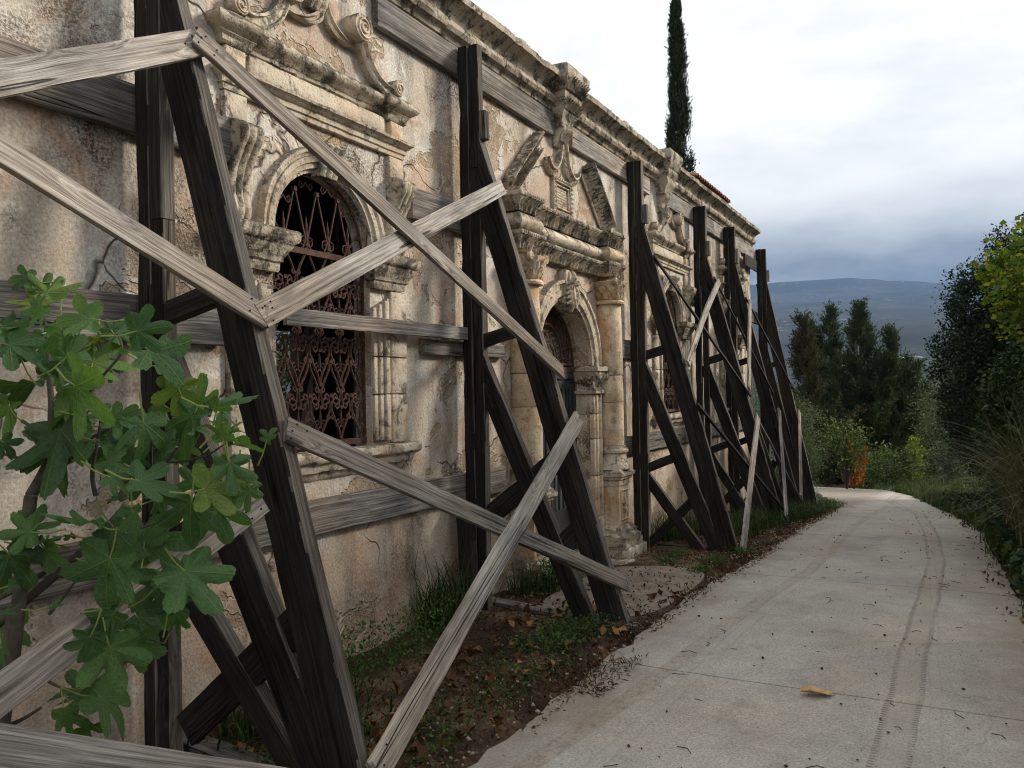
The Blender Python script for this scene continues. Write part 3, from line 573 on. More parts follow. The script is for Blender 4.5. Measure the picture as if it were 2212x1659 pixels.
for a, b in ((-0.60, -0.22), (-0.212, 0.19), (0.198, 0.60)):
    mb = MB(); moulding(mb, a, b, 0.0, [(0.0, 3.445), (0.012, 3.455), (0.014, 3.475), (0.028, 3.485)] + [(0.03+0.05*math.sin(math.pi*t), 3.49+0.10*t) for t in (0, .12, .25, .4, .55, .7, .85, .95, 1)] + [(0.0, 3.594)], 0.006, 0.04); kit.add('roll_moulding', mb, 'stone_dark')
rootmb = MB(); rbox(rootmb, -0.60, 0.60, -0.018, 0.03, 3.32, 3.44, 0.005, 0.006, 0.06)
rm = None
for c in WC:
    r_, rm = kit.place('window_surround', rootmb, 'stone', house, (c, 0, 0), rm)
# ---- rusty wrought-iron window grilles: bars, C-scrolls and spirals
def cscroll(w, h, turns=1.15):
    pts = []
    for i in range(10): a = -math.pi/2-i/9*turns*2*math.pi*0.8; q = w*0.42*(1-0.72*i/9); pts.append((w*0.5+q*math.cos(a), 0, h*0.78-w*0.1+q*math.sin(a)))
    pts.reverse(); pts += [(w*0.30, 0, h*0.42), (w*0.10, 0, h*0.16), (0, 0, 0)]; return pts
mbs = MB()
for s in (-1, 1):
    p = [(s*0.0, 0, -0.16), (s*0.018, 0, -0.10), (s*0.06, 0, -0.03), (s*0.088, 0, 0.03), (s*0.085, 0, 0.085), (s*0.052, 0, 0.112), (s*0.02, 0, 0.092), (s*0.018, 0, 0.055), (s*0.042, 0, 0.04), (s*0.058, 0, 0.058), (s*0.048, 0, 0.076)]
    tube(mbs, p, 0.0078, 5)
box(mbs, -0.013, 0.013, -0.012, 0.012, -0.02-0.15, -0.15); box(mbs, -0.012, 0.012, -0.011, 0.011, 0.04, 0.062)
ME_SCROLL = mesh('heart_scroll', mbs.v, mbs.f, M['rust'], 60)
mbs = MB()
for s in (-1, 1):
    tube(mbs, [(0, 0, 0.0), (s*0.03, 0, -0.03), (s*0.062, 0, -0.01), (s*0.06, 0, 0.035), (s*0.03, 0, 0.045), (s*0.02, 0, 0.018), (s*0.04, 0, 0.008)], 0.0058, 5)
tube(mbs, [(0, 0, -0.02), (0, 0, 0.05), (0, 0, 0.10), (0, 0, 0.15)], [0.008, 0.012, 0.008, 0.001], 5)
ME_FLEUR = mesh('fleur_scroll', mbs.v, mbs.f, M['rust'], 60)
mbs = MB(); tube(mbs, [(0, 0, 0), (0, 0, .03), (0, 0, .06), (0, 0, .09), (0, 0, .12), (0, 0, .15), (0, 0, .18), (0, 0, .22)], [.006, .012, .006, .013, .006, .011, .005, .001], 6); ME_SPIKE = mesh('twisted_spike', mbs.v, mbs.f, M['rust'], 60)
mbs = MB()
for s in (-1, 1): tube(mbs, [(0, 0, 0.02), (s*0.02, 0, -0.01), (s*0.05, 0, -0.03), (s*0.068, 0, -0.005), (s*0.055, 0, 0.02), (s*0.036, 0, 0.008), (s*0.045, 0, -0.008)], 0.0055, 5)
ME_CROWN = mesh('crown_scroll', mbs.v, mbs.f, M['rust'], 60)
mbs = MB()
for s in (-1, 1): tube(mbs, [(s*(0.024+0.024*math.cos(t)*(1-t/16)), 0, 0.024*math.sin(t)*(1-t/16)) for t in np.linspace(3.1, 10.5, 13)], 0.006, 5)
ME_RING = mesh('ring_scroll', mbs.v, mbs.f, M['rust'], 60)
def grille(c, yy):
    mb = MB(); z0 = WSILL
    for zb in (1.31, 2.455): box(mb, c-0.43, c+0.43, yy-0.012, yy+0.012, zb-0.018, zb+0.018)
    for i in range(-2, 3):                           # zigzag bars from low nodes up to the arch
        zt = WS+math.sqrt(max(0.004, 0.40**2-(i*0.19)**2)); zt = min(zt, 2.83)
        for s in (-1, 1):
            if abs(i*0.19+s*0.095) < 0.42: tube(mb, [(c+i*0.19, yy, zt), (c+i*0.19+s*0.05, yy, 2.53+(zt-2.53)*0.42), (c+i*0.19+s*0.088, yy, 2.53), (c+i*0.19+s*0.06, yy, 2.475)], 0.006, 5)
        box(mb, c+i*0.19-0.012, c+i*0.19+0.012, yy-0.011, yy+0.011, zt-0.03, zt-0.005)
    tube(mb, [(c-0.425*math.cos(math.pi*i/16), yy, WS+0.425*math.sin(math.pi*i/16)) for i in range(17)], 0.008, 5)
    for s in (-1, 1): box(mb, c+s*0.425-0.009, c+s*0.425+0.009, yy-0.009, yy+0.009, 1.30, 2.5)
    g = mb.build('window_grille', 'rust', house)
    def sub(n, me, x, z, sc=1.0, flip=False):
        o = bpy.data.objects.new(n, me); COL.objects.link(o); o.parent = g; o.location = (x, yy, z); o.scale = (sc, sc, -sc if flip else sc)
    for r in range(6):
        z = 1.42+r*0.172
        for i in range(-2, 3) if r % 2 == 0 else range(-2, 2):
            x = c+i*0.19+(0 if r % 2 == 0 else 0.095)
            if z < 2.4: sub('heart_scroll', ME_SCROLL, x, z+0.06, 0.98, r % 2 == 1)
            if r % 2 == 0 and z < 2.3: sub('fleur_scroll', ME_FLEUR, x, z+0.0, 0.75)
            if z < 2.36 and x+0.095 < c+0.42: sub('ring_scroll', ME_RING, x+0.095, z+0.05+random.uniform(-.006, .006), random.uniform(0.85, 1.05))
    for i in (-1.5, -0.5, 0.5, 1.5): sub('twisted_spike', ME_SPIKE, c+i*0.19, 2.475, 0.9); sub('fleur_scroll', ME_FLEUR, c+i*0.19, 2.51, 0.8)
    for i in (-1.5, -0.5, 0.5, 1.5): sub('crown_scroll', ME_CROWN, c+i*0.19, WS+math.sqrt(0.40**2-(i*0.19)**2)-0.035, 0.85)
for c in WC[1:]: grille(c, 0.055)
# ------------------------------------------------------------------ the portal
X0 = DC
FW = Vector((0, -1, 0)); UP = Vector((0, 0, 1))
for s in (-1, 1):
    cx = X0+s*0.985; cy = -0.085
    mb = MB(); lathe(mb, (cx, cy, 0), [(0.138, 1.02), (0.14, 1.10), (0.141, 1.40), (0.138, 1.47)], 22, 0.003)
    col = mb.build('column', 'stone_warm', house)
    for z0, z1 in ((1.475, 1.755), (1.76, 2.50)):
        mb = MB(); lathe(mb, (cx, cy, 0), [(0.136, z0), (0.140, z0+0.01), (0.138, (z0+z1)/2), (0.133, z1-0.008), (0.129, z1)], 22, 0.003); mb.build('column_drum', 'stone_warm', col)
    mb = MB(); lathe(mb, (cx, cy, 0), [(0.145, 2.502), (0.172, 2.508), (0.176, 2.525), (0.165, 2.545), (0.14, 2.55), (0.145, 2.56)], 22, 0.002); mb.build('astragal', 'stone_warm', col)
    mb = MB(); lathe(mb, (cx, cy, 0), [(0.135, 2.55), (0.145, 2.60), (0.165, 2.68), (0.19, 2.745)], 22, 0.002)
    for ring, (z, rad, n, sz) in enumerate(((2.555, 0.150, 11, 0.075), (2.615, 0.160, 11, 0.08), (2.68, 0.172, 9, 0.06))):
        for k in range(n):
            a = 2*math.pi*(k+0.5*(ring % 2))/n
            if math.sin(a) > 0.5: continue
            d = Vector((math.cos(a), math.sin(a), 0)); t = Vector((-math.sin(a), math.cos(a), 0)); base = Vector((cx, cy, z)); v = []
            for tt, w_, o in ((0, 0.5, 0.0), (0.35, 1.0, 0.012), (0.7, 0.95, 0.022), (0.95, 0.55, 0.034), (1.0, 0.2, 0.03)):
                for q, oo in ((-1, 0), (-0.5, 0.010), (0, 0.004), (0.5, 0.010), (1, 0)): v.append(base+d*(rad+o+oo)+t*q*w_*0.040+UP*sz*tt)
            mb.add(v, grid_faces(5, 5))
    for q in (-1, 1): volute(mb, cx+q*0.145, 2.735, 0.038, 0.03, cy-0.13, 1.6, q)
    mb.build('leafy_capital', 'stone_warm', col)
    mb = MB(); lathe(mb, (cx, cy, 0), [(0.20, 0.77), (0.195, 0.80), (0.175, 0.84), (0.16, 0.90), (0.158, 0.93), (0.178, 0.945), (0.182, 0.965), (0.172, 0.985), (0.155, 0.99), (0.158, 1.018)], 20, 0.004); mb.build('column_base', 'stone', col)
    mb = MB(); moulding(mb, cx-0.155, cx+0.155, 0.225, [(0.0, 0.60), (0.0, 0.655), (0.02, 0.665), (0.026, 0.69), (0.045, 0.70), (0.05, 0.73), (0.03, 0.745), (0.01, 0.772), (-0.02, 0.775)], 0.006, 0.05); mb.build('pedestal_cap', 'stone', col)
    mb = MB(); moulding(mb, cx-0.15, cx+0.15, 0.215, [(0.0, 0.19), (0.002, 0.30), (0.002, 0.45), (0.0, 0.598)], 0.006, 0.05)
    for a, b, c_, d_ in ((-0.10, 0.10, 0.54, 0.555), (-0.10, 0.10, 0.235, 0.25), (-0.10, -0.085, 0.25, 0.54), (0.085, 0.10, 0.25, 0.54)): rbox(mb, cx+a, cx+b, -0.232, -0.21, c_, d_, 0.002, 0.004)
    for k in range(5): a = 2*math.pi*k/5; tube(mb, [(cx, -0.218, 0.39), (cx+0.04*math.cos(a), -0.235, 0.39+0.06*math.sin(a)), (cx+0.06*math.cos(a+.5), -0.222, 0.39+0.10*math.sin(a+.4))], [0.016, 0.02, 0.004], 6)
    mb.build('pedestal', 'stone_warm', col)
    mb = MB(); moulding(mb, cx-0.155, cx+0.155, 0.225, [(0.10, -0.02), (0.10, 0.03), (0.085, 0.04), (0.09, 0.075), (0.07, 0.085), (0.05, 0.105), (0.055, 0.135), (0.03, 0.145), (0.012, 0.175), (0.0, 0.188)], 0.008, 0.05); mb.build('pedestal_base', 'stone', col)
    mb = MB(); rbox(mb, cx-0.29, cx+0.29, -0.37, 0.02, -0.42, -0.022, 0.012, 0.02, 0.08); mb.build('plinth_stone', 'stone', col)
# entablature: two rows of carved leaves, a plain roll between, blocks breaking forward over the columns
def leaf_course(nm, x0, x1, y, z0, h, o, mat='stone_dark'):
    mb = MB(); leafband(mb, (x0, y, z0), (x1, y, z0), FW, UP, h*0.70, 0.0, o*0.75, 0.078)
    moulding(mb, x0, x1, -y, [(0.0, z0+0.001), (o*0.2, z0+h*0.3), (o*0.72, z0+h*0.69), (o*0.78, z0+h*0.72), (o*0.95, z0+h*0.76), (o, z0+h*0.84), (o, z0+h*0.97), (o*0.8, z0+h)], 0.003, 0.04)
    for xx, nn in ((x0, Vector((-1, 0, 0))), (x1, Vector((1, 0, 0)))):
        leafband(mb, (xx, y, z0), (xx, 0, z0), nn, UP, h*0.70, 0.0, o*0.75, 0.078)
    n = int((x1-x0)/0.034)
    for k in range(n): xx = x0+(k+0.5)*(x1-x0)/n; rbox(mb, xx-0.010, xx+0.010, y-o-0.006, y-o+0.01, z0+h*0.80, z0+h*0.95, 0.002, 0.004, 0.1)
    return mb.build(nm, mat, house)
leaf_course('leaf_cornice', X0-0.80, X0+0.80, -0.055, 3.115, 0.155, 0.065)
leaf_course('leaf_architrave', X0-0.80, X0+0.80, -0.055, 2.80, 0.145, 0.06)
mb = MB(); moulding(mb, X0-0.80, X0+0.80, 0.02, [(0.0, 2.948)] + [(0.01+0.085*math.sin(math.pi*t)**0.8, 2.95+0.16*t) for t in (0.02, .12, .25, .4, .55, .7, .85, .98)] + [(0.0, 3.112)], 0.003, 0.05); mb.build('roll_frieze', 'stone', house)
for s in (-1, 1):
    cx = X0+s*1.005
    leaf_course('block_cornice', cx-0.165, cx+0.165, -0.15, 3.12, 0.155, 0.062)
    leaf_course('block_architrave', cx-0.165, cx+0.165, -0.15, 2.80, 0.15, 0.062)
    mb = MB(); moulding(mb, cx-0.13, cx+0.13, 0.12, [(0.0, 2.952)] + [(0.012+0.07*math.sin(math.pi*t)**0.8, 2.955+0.158*t) for t in (0.02, .12, .25, .4, .55, .7, .85, .98)] + [(0.0, 3.118)], 0.004, 0.04); mb.build('cushion_block', 'stone_warm' if s > 0 else 'stone', house)
    # broken gable: raking cornice with two bands of carving
    A = Vector((X0+s*1.13, -0.02, 3.31)); B = Vector((X0+s*0.53, -0.02, 3.86)); d = (B-A).normalized(); un = Vector((-d.z, 0, d.x)) if s < 0 else Vector((d.z, 0, -d.x)); L = (B-A).length
    un = un if un.z > 0 else -un
    mb = MB(); leafband(mb, A, B, FW, un, 0.075, 0.03, 0.075, 0.06)
    rows = []
    prof = [(0.0, 0.075), (0.085, 0.075), (0.095, 0.085), (0.10, 0.105), (0.0, 0.110)]
    for i in range(15):
        p = A+d*L*i/14; rows += [jit(p+FW*o+un*h, 0.003) for o, h in prof]
    mb.add(rows, grid_faces(15, 5) + [tuple(range(5)), tuple(14*5+k for k in range(4, -1, -1))])
    n = int(L/0.03)
    for k in range(n): p = A+d*L*(k+0.5)/n+un*0.095+FW*0.10; box(mb, p.x-0.008, p.x+0.008, p.y-0.008, p.y+0.002, p.z-0.009, p.z+0.009)
    mb.build('raking_cornice', 'stone_dark', house)
    A2 = A-un*0.095; B2 = B-un*0.095-d*0.02; mb = MB(); leafband(mb, A2, B2, FW, un, 0.055, 0.015, 0.04, 0.05); mb.build('raking_bead', 'stone', house)
    # hanging swag moulding of egg-and-dart
    P = [(0.02, 4.00), (0.035, 3.92), (0.055, 3.84), (0.09, 3.765), (0.15, 3.70), (0.215, 3.668), (0.28, 3.672), (0.335, 3.705), (0.38, 3.755)] ; mb = MB(); rows = []
    pts = []
    for i in range(len(P)-1):
        for t in (0, .33, .66): pts.append((P[i][0]+(P[i+1][0]-P[i][0])*t, P[i][1]+(P[i+1][1]-P[i][1])*t))
    pts.append(P[-1])
    for i, (a, b) in enumerate(pts):
        p, q = pts[max(i-1, 0)], pts[min(i+1, len(pts)-1)]; tx, tz = q[0]-p[0], q[1]-p[1]; l = math.hypot(tx, tz); nx_, nz_ = -tz/l, tx/l
        for w_, o in ((-0.035, 0.0), (-0.035, 0.03), (-0.02, 0.04), (0.012, 0.042), (0.018, 0.07), (0.036, 0.07), (0.036, 0.0)): rows.append((X0+s*(a+nx_*w_*-1 if False else a+nx_*w_), -o, b+nz_*w_))
        if i % 2 == 0:
            c = Vector((X0+s*(a-nx_*0.006), -0.044, b-nz_*0.006)); tube(mb, [c+Vector((0.014*math.cos(k*math.pi/4), 0, 0.014*math.sin(k*math.pi/4))) for k in range(9)], 0.005, 4)
    mb.add(rows, grid_faces(len(pts), 7)); mb.build('swag_moulding', 'stone', house)
# inscription tablet in a carved frame; the lettering is worn to faint strokes
mb = MB(); rbox(mb, X0-0.125, X0+0.125, -0.012, 0.02, 3.36, 3.555, 0.001, 0.003, 0.1); tab = mb.build('inscription_tablet', M['stone'], house)
mb = MB(); gg = random.Random(3)
for r_ in range(6):
    xx = X0-0.10
    while xx < X0+0.10:
        w_ = gg.uniform(0.006, 0.016); box(mb, xx, xx+w_, -0.0135, -0.0115, 3.525-r_*0.026, 3.537-r_*0.026+gg.uniform(0, .003)); xx += w_+gg.choice((0.004, 0.005, 0.012))
mb.build('worn_lettering', plain('faded_letter_paint', (0.30, 0.24, 0.17), 0.9, 60, 0.3), tab)
mb = MB()
for a, b, c_, d_ in ((-0.21, 0.21, 3.595, 3.64), (-0.21, 0.21, 3.28, 3.325), (-0.21, -0.165, 3.325, 3.595), (0.165, 0.21, 3.325, 3.595)): rbox(mb, X0+a, X0+b, -0.035, 0.02, c_, d_, 0.002, 0.004, 0.06)
for k in range(9):
    for z in (3.617, 3.302): xx = X0-0.185+k*0.046; tube(mb, [(xx-0.015, -0.034, z-0.012), (xx, -0.046, z+0.01), (xx+0.016, -0.034, z-0.008)], [.004, .008, .003], 5)
for k in range(6):
    for x_ in (-0.187, 0.187): z = 3.35+k*0.045; tube(mb, [(X0+x_-0.012, -0.034, z-0.012), (X0+x_+0.01, -0.046, z), (X0+x_-0.008, -0.034, z+0.016)], [.004, .008, .003], 5)
for a, b, c_, d_ in ((-0.145, 0.145, 3.56, 3.575), (-0.145, 0.145, 3.345, 3.358), (-0.145, -0.13, 3.358, 3.56), (0.13, 0.145, 3.358, 3.56)): rbox(mb, X0+a, X0+b, -0.03, 0.0, c_, d_, 0.001, 0.003, 0.1)
mb.build('tablet_frame', 'stone', house)
# arch, cartouche keystone, imposts and jamb stones
n = 7
for k in range(n):
    mb = MB(); archsweep(mb, X0, DS, [(0.622, -0.45), (0.622, 0.04), (0.655, 0.048), (0.665, 0.066), (0.72, 0.07), (0.73, 0.058), (0.775, 0.06), (0.785, 0.078), (0.815, 0.075), (0.825, 0.0)], math.pi*k/n+0.004, math.pi*(k+1)/n-0.004, 6, 0.003); mb.build('voussoir', 'stone', house)
mb = MB(); rbox(mb, X0-0.10, X0+0.10, -0.085, 0.0, 2.40, 2.76, 0.004, 0.01, 0.06)
rows = []
for i in range(13):
    t = i/12; w_ = 0.075*math.sin(math.pi*min(1, t*1.15+0.05))**0.6+0.01
    for q in (-1, -0.5, 0, 0.5, 1): rows.append((X0+q*w_, -0.09-0.055*(1-q*q)*math.sin(math.pi*(t*0.9+0.05)), 2.36+0.30*t))
mb.add(rows, grid_faces(13, 5))
for s in (-1, 1):
    for k in range(5): z = 2.44+k*0.047; tube(mb, [(X0+s*0.05, -0.10, z), (X0+s*0.10, -0.125, z+0.006), (X0+s*0.125, -0.10, z-0.012)], [0.018, 0.022, 0.012], 7)
    tube(mb, [(X0+s*0.02, -0.13, 2.60), (X0+s*0.055, -0.145, 2.56), (X0+s*0.05, -0.15, 2.48), (X0+s*0.02, -0.15, 2.43), (X0, -0.14, 2.39)], [0.008, .011, .012, .011, .008], 6)
tube(mb, [(X0, -0.10, 2.64), (X0, -0.13, 2.68), (X0+0.01, -0.12, 2.72), (X0-0.01, -0.10, 2.755)], [0.025, 0.03, 0.022, 0.012], 8); mb.build('cartouche', 'stone', house)
for s in (-1, 1):
    a, b = sorted((X0+s*0.615, X0+s*0.835))
    mb = MB(); moulding(mb, a, b, 0.055, [(0.0, 1.565), (0.035, 1.57), (0.04, 1.595), (0.02, 1.61), (0.006, 1.625), (0.012, 1.69), (0.03, 1.745), (0.05, 1.77), (0.055, 1.79), (0.075, 1.80), (0.08, 1.84), (0.07, 1.848)], 0.003, 0.04, 0.46)
    leafband(mb, (a, -0.061, 1.63), (b, -0.061, 1.63), FW, UP, 0.13, 0.0, 0.035, 0.07)
    if s > 0: leafband(mb, (a-0.006, 0.40, 1.63), (a-0.006, -0.05, 1.63), (-1, 0, 0), UP, 0.12, 0.0, 0.03, 0.09)
    for q in (a, b): volute(mb, q, 1.755, 0.035, 0.03, -0.10, 1.5, s)
    mb.build('impost', 'stone_dark', house)
    for i, (z0, z1) in enumerate(((-0.12, 0.30), (0.304, 0.72), (0.724, 1.10), (1.104, 1.36), (1.364, 1.563))):
        mb = MB(); a, b = sorted((X0+s*0.62, X0+s*0.83)); rbox(mb, a, b, -0.05, 0.45, z0, z1, 0.003, 0.008, 0.12)
        for q0, q1, o in ((0.66, 0.685, 0.066), (0.76, 0.79, 0.07)): a2, b2 = sorted((X0+s*q0, X0+s*q1)); rbox(mb, a2, b2, -o, 0.0, z0, z1, 0.003, 0.005, 0.1)
        mb.build('jamb_stone', 'stone_warm' if i % 2 else 'stone', house)
mb = MB(); rbox(mb, X0-0.75, X0+0.75, -0.42, 0.5, -0.30, -0.115, 0.006, 0.02, 0.12); mb.build('doorstep', 'stone', house)
mb = MB(); rbox(mb, X0-0.62, X0+0.62, -0.12, 0.45, -0.113, -0.03, 0.004, 0.015, 0.12); mb.build('threshold', 'stone', house)
BOFF[0] = Vector((0, -0.19, 0))
# steel double door with slatted lights, and a rusty fanlight grille over it
mb = MB(); box(mb, X0-0.62, X0-0.56, 0.34, 0.42, -0.03, 1.78); box(mb, X0+0.56, X0+0.62, 0.34, 0.42, -0.03, 1.78); box(mb, X0-0.559, X0+0.559, 0.34, 0.42, 1.72, 1.78); frame = mb.build('door_frame', 'metal_door', house)
for s in (-1, 1):
    a, b = (X0-0.555, X0-0.005) if s < 0 else (X0+0.005, X0+0.555)
    mb = MB(); box(mb, a, a+0.07, 0.355, 0.405, -0.02, 1.715); box(mb, b-0.07, b, 0.355, 0.405, -0.02, 1.715); box(mb, a+0.0705, b-0.0705, 0.356, 0.404, -0.02, 0.42); box(mb, a+0.0705, b-0.0705, 0.356, 0.404, 1.62, 1.715)
    leaf = mb.build('door_leaf', 'metal_door', house)
    for k in range(4): xx = a+0.10+k*0.105; mb = MB(); box(mb, xx, xx+0.03, 0.36, 0.40, 0.42, 1.62); mb.build('door_bar', 'metal_door', leaf)
    gm = M.get('pane') or NT('dusty_glass').done((0.16, 0.17, 0.17), 0.12, None, 0.5); M['pane'] = gm
    mb = MB(); box(mb, a+0.071, b-0.071, 0.378, 0.384, 0.421, 1.619); mb.build('pane', gm, leaf)
mb = MB(); tube(mb, [(X0-0.05, 0.34, 0.78), (X0-0.05, 0.29, 0.78), (X0-0.14, 0.285, 0.78)], 0.011, 8); box(mb, X0-0.075, X0-0.025, 0.345, 0.354, 0.70, 0.86); mb.build('door_handle', plain('bright_steel', (0.6, 0.6, 0.6), 0.3, 5, 0.05, 0.0, 0.9), house)
mb = MB(); box(mb, X0-0.62, X0+0.62, 0.345, 0.375, 1.785, 1.84); box(mb, X0-0.60, X0+0.60, 0.35, 0.37, 1.86, 1.885); tube(mb, [(X0-0.60*math.cos(math.pi*i/24), 0.36, DS+0.60*math.sin(math.pi*i/24)) for i in range(25)], 0.012, 5)
for rr2 in (0.16, 0.33): tube(mb, [(X0-rr2*math.cos(math.pi*i/20), 0.36, 1.88+rr2*math.sin(math.pi*i/20)*1.15) for i in range(21)], 0.009, 5)
fan = mb.build('fanlight_grille', 'rust', house)
for k in range(13):
    a = math.pi*(k+0.5)/13; mb = MB(); tube(mb, [(X0-0.34*math.cos(a), 0.36, 1.88+0.38*math.sin(a)), (X0-0.59*math.cos(a), 0.36, DS+0.59*math.sin(a))], 0.0075, 5)
    for q in (-1, 1): tube(mb, [(X0-(0.45+0.05*math.cos(t))*math.cos(a+q*(0.05+0.045*math.sin(t))), 0.36, 1.87+(0.45+0.05*math.cos(t))*math.sin(a+q*(0.05+0.045*math.sin(t)))) for t in (0, .8, 1.6, 2.4, 3.2, 4.0, 4.8)], 0.0055, 4)
    mb.build('fan_spoke', 'rust', fan)
for k in range(9): a = math.pi*(k+0.5)/9; mb = MB(); tube(mb, [(X0-0.245*math.cos(a)+0.035*math.cos(t), 0.36, 1.88+0.28*math.sin(a)+0.035*math.sin(t)) for t in (0, 1, 2, 3, 4, 5, 6)], 0.007, 5); mb.build('ring_scroll', 'rust', fan)
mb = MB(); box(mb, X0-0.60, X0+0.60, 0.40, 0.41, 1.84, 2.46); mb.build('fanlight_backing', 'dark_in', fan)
mb = MB(); tube(mb, [(X0-0.15+0.03*math.cos(t), 0.345, 1.98+0.05*math.sin(t)) for t in np.linspace(0, 6.2, 13)], 0.009, 6); tube(mb, [(X0-0.15, 0.345, 1.93), (X0-0.15, 0.34, 2.03)], [0.026, 0.012], 6); mb.build('gilt_emblem', plain('tarnished_gilt', (0.55, 0.42, 0.22), 0.5, 30, 0.3, 0.002, 0.3), fan)
BOFF[0] = Vector((0, 0, 0))
# brackets breaking the long cornice over the door and the middle window
for bx, carved in ((7.20, True), (3.78, False), (10.36, False)):
    mb = MB(); moulding(mb, bx-0.115, bx+0.115, 0.12, [(0.0, 4.10), (0.01, 4.14), (0.02, 4.19), (0.045, 4.215), (0.055, 4.25), (0.05, 4.29), (0.06, 4.31), (0.08, 4.335), (0.085, 4.39), (0.08, 4.40), (0.10, 4.42), (0.12, 4.49), (0.135, 4.53), (0.14, 4.60), (0.115, 4.635), (-0.08, 4.65)], 0.006, 0.03)
    if carved:
        leafband(mb, (bx-0.20, -0.215, 4.40), (bx+0.20, -0.215, 4.40), FW, UP, 0.10, 0.005, 0.06, 0.048); leafband(mb, (bx-0.205, -0.20, 4.40), (bx-0.205, -0.02, 4.40), (-1, 0, 0), UP, 0.10, 0.0, 0.05, 0.048)
        leafband(mb, (bx-0.17, -0.17, 4.235), (bx+0.17, -0.17, 4.235), FW, UP, 0.085, 0.005, 0.04, 0.05)
    br = mb.build('cornice_bracket', 'stone_dark', house)
    mb = MB(); console(mb, bx-0.085, bx+0.085, 3.93 if carved else 3.88, 4.10, [(0, 0.04), (0.2, 0.07), (0.5, 0.085), (0.8, 0.135), (1.0, 0.14)], 3)
    if carved: leafband(mb, (bx-0.08, -0.085, 3.97), (bx+0.08, -0.085, 3.97), FW, UP, 0.10, 0.0, 0.05, 0.045)
    mb.build('corbel', 'stone', br)
# remnant of tiled eave riding over the cornice
eave = MB(); rbox(eave, 11.55, 13.55, -0.08, 0.9, 4.565, 4.592, 0.006, 0.01, 0.2); ev = eave.build('tiled_eave', 'dark_in', house)
for k in range(15):
    x = 11.6+k*0.132; mb = MB(); rows = []
    for i in range(5):
        t = i/4; y = -0.19+t*1.0; z = 4.60+t*0.26+random.uniform(-.004, .004)
        for j in range(7): a = math.pi*j/6; rows.append(jit((x+0.066*math.cos(a)*(1-0.1*t), y, z+0.045*math.sin(a)), 0.003))
        for j in range(6, -1, -1): a = math.pi*j/6; rows.append(jit((x+0.052*math.cos(a)*(1-0.1*t), y, z-0.006+0.038*math.sin(a)), 0.002))
    mb.add(rows, grid_faces(5, 14, True) + [tuple(range(14)), tuple(4*14+q for q in range(13, -1, -1))]); mb.build('roof_tile', 'tile', ev)
    mb = MB(); rows = []
    for i in range(4):
        t = i/3; y = -0.16+t*0.95; z = 4.605+t*0.25
        for j in range(5): a = math.pi+math.pi*j/4; rows.append((x+0.066+0.055*math.cos(a), y, z+0.028*math.sin(a)+0.01))
    mb.add(rows, grid_faces(4, 5)); mb.build('pan_tile', 'tile', ev)

# ------------------------------------------------------------------ timber shoring
FX = [-0.25, 2.51, 5.33, 9.0, 11.74, 13.51, 16.04]; FZ = [0, 0, 0, -.18, -.25, -.41, -.64]; THK = 0.075
names = {1: 'nearest black timber raking shore, with rakers fanning to one foot beside the fig', 2: 'black timber raking shore between the scrolled window and the carved doorway', 3: 'black timber raking shore just right of the doorway column', 4: 'dark raking shore right of the second window, fourth from the camera', 5: 'dark raking shore with a thin post, second from the far house corner', 6: 'farthest raking shore, standing at the house corner against the sky'}
def beam2(nm, a, b, wd, X, root, mat='post', split=True, dx=0.0, th=THK, bow=0.0, ragged=0.0):
    """member in the plane of the frame; (Y, Z) of its outer edge at top a and foot b"""
    a3, b3 = Vector((X+dx, a[0], a[1])), Vector((X+dx, b[0], b[1])); d = (b3-a3).normalized(); side = Vector((0, d.z, -d.y)); side = side if side.y > 0 else -side
    hw = wd/2 if split else wd
    for k in range(2 if split else 1):
        o = side*(hw*(k+0.5)+(0.001 if k else 0)); timber(nm, a3+o+Vector((th/2, 0, 0)), b3+o+Vector((th/2, 0, 0))+d*(0.0 if k else 0.0), hw-0.002, th-0.004*k, mat, root, side, 0.003, bow, ragged, outer='lit_bleached' if k == 0 and mat == 'post' else None)
def tie(a, b, wd, X, root, dx=0.0, th=0.06):
    timber('tie', (X+dx+th/2, a[0], a[1]), (X+dx+th/2, b[0], b[1]), wd, th, 'post', root, (0, 0, 1), 0.003, 0.0, 0.01)
